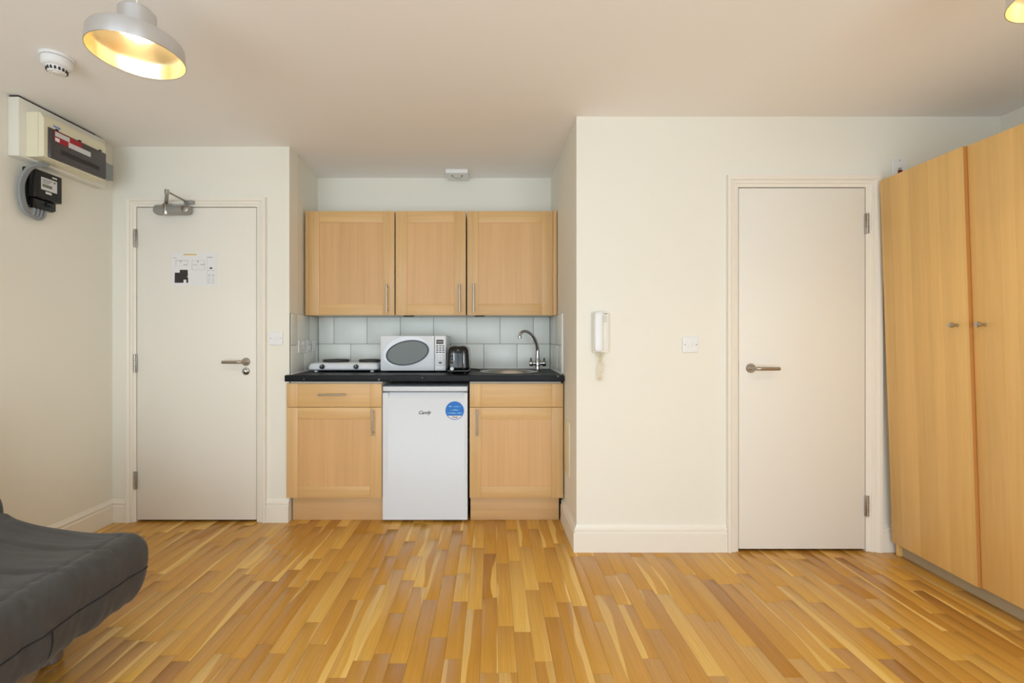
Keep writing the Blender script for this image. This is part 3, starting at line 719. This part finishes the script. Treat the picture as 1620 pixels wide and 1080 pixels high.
for r in range(4):
    for c in range(3):
        cx, cz = px0+.009+c*(pw-.018)/2, 1.107-r*.0142
        obj('button', B(cx-.0072, cx+.0072, my-.0032, my, cz-.0034, cz+.0034, bevel=.001), 'dark', cp)
for r in range(3):
    for c in range(3):
        cx, cz = px0+.009+c*(pw-.018)/2, 1.043-r*.0142
        obj('button', B(cx-.0072, cx+.0072, my-.0024, my, cz-.0030, cz+.0030, bevel=.001), 'silver_panel', cp)
obj('start_button', poly_prism(NB(), ellipse((px0+px1)/2, .9935, .0115, .0060, 0, 24), my-.004, my), 'dark', cp)
obj('release_button', B(px0-.004, px1+.004, my-.003, my, mz0+.008, mz0+.030, bevel=.002), 'white', cp)
for xx in (mx0+.05, mx1-.05):
    for yy in (my+.06, 3.36): obj('foot', lathe(NB(), [(.014, .0002), (.012, .0105)], (xx, yy, ZW1), 14), 'black', mw)

# ------------------------------------------------------------------ toaster
qx0, qx1, qy0, qy1, qz0, qz1 = -.296, -.146, 2.955, 3.245, ZW1+.008, 1.1065
to = thing('toaster', 'glossy black two-slot toaster standing end-on beside the microwave', 'toaster', ((qx0+qx1)/2, 3.1, ZW1))
def taper(p):
    t = (p.z-qz0)/(qz1-qz0); c = (qx0+qx1)/2
    return Vector((c+(p.x-c)*(1-.13*t*t), p.y+(.012*t*t if p.y < 3.1 else -.012*t*t), p.z))
bodyo = obj('body', rbox(NB(), qx0, qx1, qy0, qy1, qz0, qz1, .032, 11, taper), 'gblack', to, ang=60)
cx = (qx0+qx1)/2
obj('base', rbox(NB(), qx0+.004, qx1-.004, qy0+.003, qy1-.003, qz0-.002, qz0+.02, .01, 5), 'black', to)
obj('lever_channel', ring_prism(NB(), ellipse(cx+.002, 1.030, .0135, .060, 0, 36), ellipse(cx+.002, 1.030, .0095, .055, 0, 36), qy0-.003, qy0+.02), 'gblack', to)
obj('channel_plate', poly_prism(NB(), ellipse(cx+.002, 1.030, .0098, .0553, 0, 36), qy0-.0005, qy0+.02), 'black', to)
obj('lever', rbox(NB(), cx-.016, cx+.020, qy0-.022, qy0-.002, 1.063, 1.075, .005, 4), 'black', to)
for k in range(3): obj('button', rbox(NB(), cx-.047, cx-.030, qy0-.006, qy0+.012, 1.037-k*.021, 1.050-k*.021, .004, 3), 'dark', to)
dl = obj('browning_dial', lathe(NB(), [(0, 0), (.0125, 0), (.0135, .004), (.0125, .012), (.010, .014), (0, .014)], (cx-.037, qy0+.004, .962), 24, 'Y', False), 'silver_panel', to)
obj('dial_mark', B(cx-.038, cx-.036, qy0-.0112, qy0-.0098, .962, .972), 'ink', dl)
obj('chrome_band', B(cx-.027, cx-.0235, qy0-.0015, qy0+.02, .985, 1.075, bevel=.001), 'chrome', to)
obj('chrome_band', B(cx+.037, cx+.040, qy0-.0015, qy0+.02, .955, 1.075, bevel=.001), 'chrome', to)
for s in (-1, 1): obj('bread_slot', B(cx+s*.026-.013, cx+s*.026+.013, qy0+.05, qy1-.05, qz1-.004, qz1+.0012, bevel=.0005), 'dark', to)
for xx in (qx0+.03, qx1-.03):
    for yy in (qy0+.04, qy1-.04): obj('foot', lathe(NB(), [(.010, .0002), (.010, .009)], (xx, yy, ZW1), 12), 'black', to)
obj('power_cord', tube(NB(), catmull([(qx1-.02, qy1-.03, ZW1+.012), (qx1+.03, qy1-.005, ZW1+.006), (qx1+.06, qy1+.0, ZW1+.0045), (qx1+.045, qy1+.06, ZW1+.0045), (qx1-.02, qy1+.12, ZW1+.0045), (qx0, qy1+.15, ZW1+.0045)], 6), .0038, 8), 'black', to)

# ------------------------------------------------------------------ switch plates and sockets (front faces local -Y)
def plate(name, label, cat, loc, rz, wd, ht, kind, group=None):
    r = thing(name, label, cat, loc, group, rz)
    obj('face_plate', rbox(NB(), -wd/2, wd/2, -.0095, -.0002, -ht/2, ht/2, .004, 5), 'white', r, local=True)
    if kind == 'switch': 
        obj('rocker', hexa(NB(), [(-.012, -.011, -.014), (.012, -.011, -.014), (.012, -.008, -.014), (-.012, -.008, -.014), (-.012, -.0135, .014), (.012, -.0135, .014), (.012, -.008, .014), (-.012, -.008, .014)], .0008), 'white', r, local=True)
    if kind == 'socket2':
        for s in (-1, 1):
            obj('rocker', B(s*.012-.006+.0, s*.012+.006, -.0128, -.008, .012, .032, bevel=.001), 'white', r, local=True)
            for dx, dz, a, b in ((0, 0.008, .002, .004), (-.011, -.013, .0035, .0022), (.011, -.013, .0035, .0022)):
                obj('pin_slot', B(s*.036+dx-a, s*.036+dx+a, -.0099, -.009, dz-b-.008, dz+b-.008), 'ink_l', r, local=True)
    if kind == 'spur':
        obj('rocker', B(-.011, .011, -.0132, -.008, -.026, .002, bevel=.001), 'dred' if 'red' in label else 'white', r, local=True)
        obj('neon_slot', B(-.008, .008, -.0101, -.009, .008, .012), 'ink', r, local=True)
        if 'red' in label: obj('fuse_carrier', B(-.012, .012, -.011, -.008, .016, .030, bevel=.001), 'white', r, local=True)
    for s in (-1, 1):
        p = (s*(wd/2-.012), 0) if kind != 'spur' else (0, s*(ht/2-.009))
        obj('screw', lathe(NB(), [(0, 0), (.0036, 0), (.0034, .0012), (0, .0014)], (p[0], -.0094, p[1]), 12, 'Y', False), 'steel', r, local=True)
    return r
plate('light_switch', 'white square light switch between entrance door and kitchen niche', 'switch', (-1.364, YL, 1.159), 0, .086, .086, 'switch')
plate('light_switch', 'white square light switch between intercom and plain white door', 'switch', (1.082, YR, 1.126), 0, .086, .086, 'switch')
plate('fused_switch', 'white isolator plate with red rocker half hidden behind the wardrobe top', 'switch', (2.221, YR, 2.075), 0, .082, .125, 'spur')
angL = PI/2+math.atan2(-ul.x, ul.y)
def onleft(a, z): p = Vector((NLF, YL, 0))+ul*a+nlv*(tth+.0002); return (p.x, p.y, z)
plate('double_socket', 'white double socket on the left niche tiles, nearest the entrance door', 'socket', onleft(.195, 1.103), angL, .146, .086, 'socket2')
plate('fused_spur', 'white fused spur plate on the left niche tiles next to the double socket', 'switch', onleft(.325, 1.103), angL, .086, .086, 'spur')
plate('cooker_switch', 'white switch plate on the left niche tiles, nearest the back corner', 'switch', onleft(.448, 1.103), angL, .086, .086, 'switch')

# ------------------------------------------------------------------ intercom
ix0, ix1, iz0, iz1 = .5456, .6325, 1.083, 1.302
ic = thing('intercom', 'ivory wall intercom handset with a coiled cord left of the light switch', 'intercom', ((ix0+ix1)/2, YR, iz0))
obj('base', rbox(NB(), ix0, ix1, YR-.030, YR-.0005, iz0, iz1, .006, 5), 'offw', ic)
obj('handset', rbox(NB(), ix0+.002, ix0+.052, YR-.062, YR-.0305, iz0+.004, iz1+.003, .016, 9, lambda p: Vector((p.x, p.y+.010*math.cos((p.z-(iz0+iz1)/2)/.11*PI/2)*(1 if p.y > YR-.05 else .55), p.z))), 'white', ic, ang=60)
bm = NB()
for r in range(4):
    for c in range(3): lathe(bm, [(.0022, 0), (.0022, .0012)], (ix0+.060+c*.007, YR-.0300, iz1-.024-r*.009), 10, 'Y')
tag(obj('speaker_holes', bm, 'ink_l', ic), kind='stuff')
obj('call_button', rbox(NB(), ix0+.060, ix0+.078, YR-.034, YR-.029, iz1-.012, iz1-.006, .002, 3), 'ink_l', ic)
ccx = (ix0+ix1)/2-.003
path = catmull([(ccx-.012, YR-.028, iz0+.004), (ccx-.012, YR-.03, iz0-.02), (ccx+.012, YR-.028, iz0-.05), (ccx+.014, YR-.026, iz0-.095), (ccx+.004, YR-.026, iz0-.140), (ccx-.009, YR-.026, iz0-.140), (ccx-.013, YR-.024, iz0-.10), (ccx-.004, YR-.022, iz0-.055), (ccx+.012, YR-.020, iz0-.02), (ccx+.014, YR-.018, iz0+.003)], 40)
hel = []
for i, p in enumerate(path):
    t = (path[min(i+1, len(path)-1)]-path[max(i-1, 0)]).normalized(); a = Vector((0, 1, 0)); s = t.cross(a).normalized(); ph = i*2*PI/13.0
    e = min(1, i/12, (len(path)-1-i)/12)
    hel.append(p+(a*math.cos(ph)+s*math.sin(ph))*.0068*e)
obj('coiled_cord', tube(NB(), hel, .0017, 6), 'ivory', ic)

# ------------------------------------------------------------------ smoke alarm, ceiling unit
sx, sy = -1.868, 1.955
sm = thing('smoke_alarm', 'round white smoke alarm on the ceiling beside the pendant lamp', 'smoke alarm', (sx, sy, H))
obj('base_ring', lathe(NB(), [(0, 0), (.058, 0), (.058, -.008), (.055, -.011), (0, -.011)], (sx, sy, H-.0003), 48, cap=False), 'white', sm)
obj('shadow_gap', lathe(NB(), [(.049, -.010), (.049, -.014)], (sx, sy, H), 40), 'dark', sm)
hs = obj('sensor_housing', lathe(NB(), [(0, -.013), (.052, -.013), (.053, -.017), (.0515, -.040), (.045, -.047), (.038, -.049), (.036, -.052), (.031, -.067), (.027, -.070), (0, -.070)], (sx, sy, H), 48, cap=False), 'white', sm)
for k in range(16):
    a = 2*PI*(k+.5)/16; c, s = math.cos(a), math.sin(a)
    obj('vent_slot', obox(NB(), (sx, sy, H), (-s, c, 0), (c, s, 0), -.0034, .0034, .0310, .0362, -.0655, -.0535), 'ink', hs)
obj('test_button', lathe(NB(), [(0, -.0695), (.016, -.0695), (.015, -.073), (0, -.0735)], (sx, sy, H), 32, cap=False), 'offw', hs)
ex0, ex1, ey0, ey1 = -.3325, -.172, 3.255, 3.415
em = thing('ceiling_alarm', 'small square white alarm unit on the ceiling above the kitchen wall cabinets', 'alarm', ((ex0+ex1)/2, 3.33, H))
obj('housing', rbox(NB(), ex0, ex1, ey0, ey1, H-.032, H-.0003, .006, 5), 'white', em)
obj('grille_rim', tube(NB(), [((ex0+ex1)/2+.034*math.cos(PI+PI*i/16), 3.315-.0+.05*math.sin(PI*i/16)*1.0, H-.0325) for i in range(17)], .002, 8), 'ink_l', em)
for s in (-1, 1): obj('screw_recess', lathe(NB(), [(0, 0), (.007, 0), (.007, -.0015), (0, -.0015)], ((ex0+ex1)/2+s*.036, 3.31, H-.0318), 16, cap=False), 'ink', em)

# ------------------------------------------------------------------ consumer unit and meter on the left wall
cu = thing('fuse_box', 'cream fuse box with smoked cover on a backboard high on the left wall', 'fuse box', (XL, 2.5, 2.07))
obj('backboard', B(XL+.0005, -2.345, 2.256, 2.762, 2.068, 2.360, bevel=.003), 'offw', cu)
obj('gap_shade_strip', B(XL+.004, -2.352, 2.26, 2.70, 2.3605, 2.3685), 'ink', cu)  # dark strip painting the shade in the gap between backboard and ceiling
ux = -2.3445
def xprism(bm, pr, y0, y1):
    A = [bm.verts.new((x, y0, z)) for x, z in pr]; Bq = [bm.verts.new((x, y1, z)) for x, z in pr]; k = len(pr)
    for i in range(k): bm.faces.new((A[i], A[(i+1) % k], Bq[(i+1) % k], Bq[i]))
    bm.faces.new(A); bm.faces.new(Bq[::-1]); return bm
obj('enclosure_base', xprism(NB(), [(ux, 2.077), (ux+.058, 2.077), (ux+.058, 2.303), (ux, 2.303)], 2.293, 2.662), 'ivory', cu)
en = obj('enclosure_front', xprism(NB(), [(ux+.0595, 2.079), (ux+.082, 2.079), (ux+.088, 2.086), (ux+.088, 2.270), (ux+.070, 2.300), (ux+.0595, 2.301)], 2.293, 2.662), 'ivory', cu)
cx0 = ux+.088
cv = obj('smoked_cover', hexa(NB(), [(cx0, 2.312, 2.082), (cx0+.013, 2.318, 2.086), (cx0+.013, 2.648, 2.086), (cx0, 2.655, 2.082), (cx0, 2.312, 2.238), (cx0+.013, 2.318, 2.232), (cx0+.013, 2.648, 2.232), (cx0, 2.655, 2.238)], .002), 'smoke', cu)
lx = cx0+.0132
obj('red_label', B(lx, lx+.0006, 2.335, 2.49, 2.172, 2.228), 'red', cv)
obj('silver_label', B(lx+.0003, lx+.0010, 2.338, 2.418, 2.201, 2.224), 'label_w', cv)
obj('silver_label', B(lx+.0003, lx+.0010, 2.412, 2.545, 2.172, 2.199), 'label_w', cv)
obj('white_label', B(lx+.0003, lx+.0010, 2.338, 2.362, 2.176, 2.194), 'paper', cv)
obj('switch_row', B(lx, lx+.0012, 2.37, 2.60, 2.118, 2.142, bevel=.0004), 'ink', cv)
for k in range(3): obj('cover_clip', B(cx0+.002, cx0+.010, 2.35+k*.13, 2.362+k*.13, 2.236, 2.242), 'dark', cv)
obj('brand_lettering', text_bm('hager', .018, 2.362, ux+.0884, 2.256, rotz=1), 'blue', en)
obj('grey_gland_box', B(-2.3445, -2.292, 2.6635, 2.756, 2.112, 2.205, bevel=.002), 'grey', cu)
mt = thing('electricity_meter', 'black electricity meter with grey cables below the fuse box on the left wall', 'meter', (XL, 2.4, 1.83))
obj('mounting_plate', B(XL+.0005, XL+.020, 2.325, 2.485, 1.850, 2.040, bevel=.002), 'black', mt)
mc = obj('meter_case', B(XL+.0205, -2.337, 2.332, 2.476, 1.888, 2.032, bevel=.005), 'black', mt)
obj('terminal_cover', B(XL+.0205, -2.352, 2.336, 2.446, 1.834, 1.8875, bevel=.004), 'gblack', mt)
mx = -2.3369
lp = obj('meter_label', B(mx, mx+.0008, 2.360, 2.446, 1.936, 2.000), 'label_w', mc)
obj('meter_lcd', B(mx+.0006, mx+.0014, 2.366, 2.418, 1.950, 1.966), 'lcd', lp)
obj('meter_barcode', B(mx, mx+.0008, 2.384, 2.416, 1.918, 1.930), 'label_w', mc)
obj('meter_sticker', B(mx, mx+.0008, 2.420, 2.446, 2.010, 2.018), 'label_w', mc)
bm = NB()
for k in range(3): box(bm, mx+.0006, mx+.0012, 2.366, 2.40+.01*k, 1.972+k*.008, 1.9745+k*.008)
box(bm, mx+.0006, mx+.0012, 2.428, 2.436, 1.984, 1.992)
tag(obj('meter_print', bm, 'ink', lp), kind='stuff')
obj('seal_screw', lathe(NB(), [(0, 0), (.006, 0), (.005, .006), (0, .006)], (-2.352, 2.40, 1.872), 14, 'X', False), 'steel', mt)
for k in range(4):
    dy = k*.020
    pts = [(-2.322+.004*k, 2.340+.012*k, 2.066), (-2.331, 2.325+.006*k, 2.046), (-2.352, 2.302+.006*k, 2.02), (-2.374, 2.290+.006*k, 1.95), (-2.376, 2.291+.007*k, 1.87), (-2.372, 2.305+.010*k, 1.812-.004*k), (-2.366, 2.328+.014*k, 1.790-.003*k), (-2.364, 2.347+.018*k, 1.800), (-2.365, 2.352+.020*k, 1.838)]
    obj('grey_cable', tube(NB(), catmull(pts, 7), .0068, 10), 'grey', mt)

# ------------------------------------------------------------------ wardrobe (a little out of plumb)
WX, WY0, WY1, WZ = 2.147, 1.545, 2.44, 2.004
lean = lambda z: -.034*max(0, z-.05)
def leanbox(x0, x1, y0, y1, z0, z1, bevel=.0012, dx0=0, dx1=0):
    """box sheared towards the room with height; dx0/dx1 shift front at y0/y1 ends"""
    P = lambda x, y, z, d: (x+lean(z)+d, y, z)
    return hexa(NB(), [P(x0, y0, z0, dx0), P(x1, y0, z0, dx0), P(x1, y1, z0, dx1), P(x0, y1, z0, dx1), P(x0, y0, z1, dx0), P(x1, y0, z1, dx0), P(x1, y1, z1, dx1), P(x0, y1, z1, dx1)], bevel)
wd = thing('wardrobe', 'tall two-door birch veneer wardrobe against the right wall', 'wardrobe', (2.45, (WY0+WY1)/2, 0))
bm = NB()
def lb(bm, *a):
    t = leanbox(*a, bevel=0); me = bpy.data.meshes.new('t'); t.to_mesh(me); bm.from_mesh(me); bpy.data.meshes.remove(me); t.free()
fxp = WX+.0215
lb(bm, fxp, 2.765, WY1-.018, WY1, .0005, WZ); lb(bm, fxp, 2.765, WY0, WY0+.018, .0005, WZ); lb(bm, fxp, 2.765, WY0+.018, WY1-.018, WZ-.018, WZ)
lb(bm, fxp, 2.765, WY0+.018, WY1-.018, .070, .088); lb(bm, 2.757, 2.765, WY0+.018, WY1-.018, .088, WZ-.018)
obj('carcass', bm, 'ward', wd)
obj('plinth', B(2.186, 2.200, WY0+.019, WY1-.019, .0008, .0695), 'ward_plinth', wd)
obj('end_foot', B(2.172, 2.2, WY1-.0175, WY1-.001, .0006, .069), 'ward_plinth', wd)
ys = 1.9945
for i, (y0, y1, ky, a, b) in enumerate(((ys+.0015, WY1, 2.047, -.014, 0), (WY0, ys-.0015, 1.945, 0, 0))):
    dr = obj('wardrobe_door', leanbox(WX, WX+.018, y0, y1, .070, WZ+.001, .001, a, b), 'ward', wd)
    ye = y0 if i == 0 else y1
    if i == 0: obj('edge_band', leanbox(WX-.0002, WX+.0178, y0-.0008, y0+.0002, .071, WZ, 0, a, a), 'ward_edge', dr)
    kx = WX+lean(1.222)+(a*(y1-ky)/(y1-y0))
    obj('knob', lathe(NB(), [(0, 0), (.0085, 0), (.0075, .003), (.0055, .010), (.007, .016), (.0115, .024), (.0125, .030), (.0105, .036), (.005, .039), (0, .0395)], (kx, ky, 1.222), 20, 'X', False), 'steel', dr)

# ------------------------------------------------------------------ futon
def resample(pts, n):
    P = catmull([(x, 0, z) for x, z in pts]+[(pts[0][0], 0, pts[0][1])], 10)[:-1]
    L = [0]
    for a, b in zip(P, P[1:]+P[:1]): L.append(L[-1]+(b-a).length)
    out = []
    for k in range(n):
        s = L[-1]*k/n; i = max(j for j in range(len(P)) if L[j] <= s); q = P[(i+1) % len(P)]
        out.append(P[i].lerp(q, (s-L[i])/max(1e-9, L[i+1]-L[i])))
    return out
def loft(pts, n, y0, y1, r, step, disp):
    P = resample(pts, n)
    nor = []
    for i in range(n):
        t = (P[(i+1) % n]-P[i-1]).normalized(); nor.append(Vector((t.z, 0, -t.x)))
    area = sum(P[i].x*P[(i+1) % n].z-P[(i+1) % n].x*P[i].z for i in range(n))
    if area < 0: nor = [-v for v in nor]
    rings = []; k = 7
    st = [(y0+r*(1-math.cos(PI/2*(j/k)))*1.0 if False else y0+r*(1-math.sin(PI/2*(1-j/k))), r*(1-math.cos(PI/2*(1-j/k)))) for j in range(k)]
    m = int((y1-y0-2*r)/step); st += [(y0+r+(y1-y0-2*r)*j/m, 0) for j in range(m+1)]
    st += [(y1-r+r*math.sin(PI/2*(j+1)/k), r*(1-math.cos(PI/2*(j+1)/k))) for j in range(k)]
    bm = NB()
    for y, ins in st:
        ring = []
        for p, nv in zip(P, nor):
            q = p-nv*ins; q = Vector((q.x, y, q.z)); ring.append(bm.verts.new(q+nv*disp(q, nv)))
        rings.append(ring)
    for A, Bq in zip(rings, rings[1:]):
        for i in range(n): bm.faces.new((A[i], A[(i+1) % n], Bq[(i+1) % n], Bq[i]))
    bm.faces.new(rings[0][::-1]); bm.faces.new(rings[-1])
    return bm
def wr(q, nv):
    d = .007*mnoise.noise(Vector((q.x*3.2, q.y*9, q.z*3)))
    if nv.z > .5:      # quilted top: stitched lines across the seat with puckers running into the front edge
        for yq in (1.60, 1.45, 1.30, 1.15, 1.0, .85): d -= .0045*math.exp(-((q.y-yq+.03*mnoise.noise(Vector((q.x*4, 0, yq))))/.010)**2)
        d -= .004*math.exp(-((q.x+1.395)/.007)**2)
        d += .0045*mnoise.noise(Vector((q.x*5+5, q.y*42+3*q.x, 0)))
    if nv.x > .35: d += .008*mnoise.noise(Vector((3, q.y*17+6*q.z, q.z*5)))+.004*mnoise.noise(Vector((9, q.y*40-9*q.z, q.z*9)))
    return d
FU = thing('futon', 'charcoal grey fabric futon sofa along the left wall', 'sofa', (-1.8, .85, 0))
seat_p = [(-1.362, .176), (-1.335, .215), (-1.318, .285), (-1.313, .345), (-1.323, .388), (-1.352, .418), (-1.40, .424), (-1.5, .422), (-1.63, .432), (-1.73, .449), (-1.827, .476), (-1.88, .500), (-1.94, .498), (-1.99, .45), (-2.0, .34), (-1.985, .25), (-1.93, .19), (-1.84, .176), (-1.6, .172)]
sc_ = obj('seat_cushion', loft(seat_p, 200, -.15, 1.772, .05, .009, wr), 'fabric', FU, ang=80)
back_p = [(-1.875, .43), (-1.885, .53), (-1.93, .62), (-1.985, .74), (-2.03, .84), (-2.075, .885), (-2.13, .885), (-2.165, .84), (-2.15, .74), (-2.10, .58), (-2.06, .44), (-2.0, .395), (-1.92, .395)]
back = obj('back_cushion', loft([(x+.004, z) for x, z in back_p], 90, -.15, 1.772, .05, .025, wr), 'fabric', FU, ang=80)
def seamline(x, z, n=90):
    pts = []
    for i in range(n):
        y = -.1+(1.735+.1)*i/(n-1); q = Vector((x, y, z)); pts.append((x+wr(q, Vector((1, 0, 0)))+.0005, y, z+.003*math.sin(y*5)))
    return pts
obj('seam', tube(NB(), seamline(-1.3165, .292), .0028, 6), 'seam', sc_)
for yy in (1.36, .9, .4):
    pts = [(-1.3175, yy, .288), (-1.324, yy+.003, .25), (-1.337, yy+.004, .212), (-1.360, yy+.004, .180)]
    obj('seam', tube(NB(), [(x+wr(Vector((x, y, z)), Vector((1, 0, 0)))+.001, y, z) for x, y, z in catmull(pts, 6)], .0022, 6), 'seam', sc_)
obj('frame', B(-2.05, -1.45, -.05, 1.66, .15, .18, bevel=.005), 'leg', FU)
obj('back_support', hexa(NB(), [(-2.08, -.05, .16), (-2.05, -.05, .16), (-2.05, 1.66, .16), (-2.08, 1.66, .16), (-2.16, -.05, .62), (-2.13, -.05, .62), (-2.13, 1.66, .62), (-2.16, 1.66, .62)], .004), 'leg', FU)
for lx_ in (-1.585, -1.95):
    for ly in (1.64, .05): obj('leg', lathe(NB(), [(0, .0005), (.026, .0005), (.030, .006), (.031, .155), (0, .155)], (lx_, ly, 0), 28, cap=False), 'leg', FU)

# ------------------------------------------------------------------ pendant lamps
def pendant(label, x, y, zr):
    R = .13
    r = thing('pendant_lamp', label, 'lamp', (x, y, H), 'pendant lamps')
    out = [(R, 0), (R+.0005, .004), (R-.0015, .044), (R-.006, .054), (R-.016, .060), (.085, .070), (.062, .076), (.054, .080), (.0525, .086), (.051, .140), (.046, .147), (.020, .153), (.012, .155)]
    inn = [(.010, .152), (.044, .144), (.0485, .139), (.050, .086), (.055, .077), (.083, .067), (R-.018, .058), (R-.008, .051), (R-.003, .043), (R-.0015, .004), (R-.0005, 0)]
    sh = obj('lamp_shade', lathe(NB(), out, (x, y, zr), 72, cap=False), 'alu', r, ang=30)
    obj('shade_lining', lathe(NB(), inn, (x, y, zr), 72, cap=False), 'alu_in', sh, ang=40)
    obj('rim_bead', tube(NB(), [(x+R*math.cos(2*PI*i/72), y+R*math.sin(2*PI*i/72), zr) for i in range(73)], .0012, 6, False), 'bronze', sh)
    obj('lamp_holder', lathe(NB(), [(0, .127), (.019, .127), (.019, .146), (0, .146)], (x, y, zr), 20, cap=False), 'white', r)
    obj('bulb', lathe(NB(), [(0, .050), (.012, .052), (.022, .059), (.027, .071), (.026, .084), (.018, .104), (.014, .126), (0, .126)], (x, y, zr), 28, cap=False), 'bulb', r, ang=80)
    obj('flex', tube(NB(), [(x, y, zr+.154), (x, y, H-.03)], .003, 8), 'cable', r)
    obj('ceiling_rose', lathe(NB(), [(0, 0), (.045, 0), (.043, -.014), (.02, -.034), (.006, -.036), (0, -.036)], (x, y, H-.0003), 32, cap=False), 'white', r)
    return r
pendant('aluminium pendant lamp hanging near the fuse box and smoke alarm', -1.138, 1.461, 2.068)
pendant('aluminium pendant lamp cut off by the right picture edge above the wardrobe', 1.519, 1.174, 2.068)
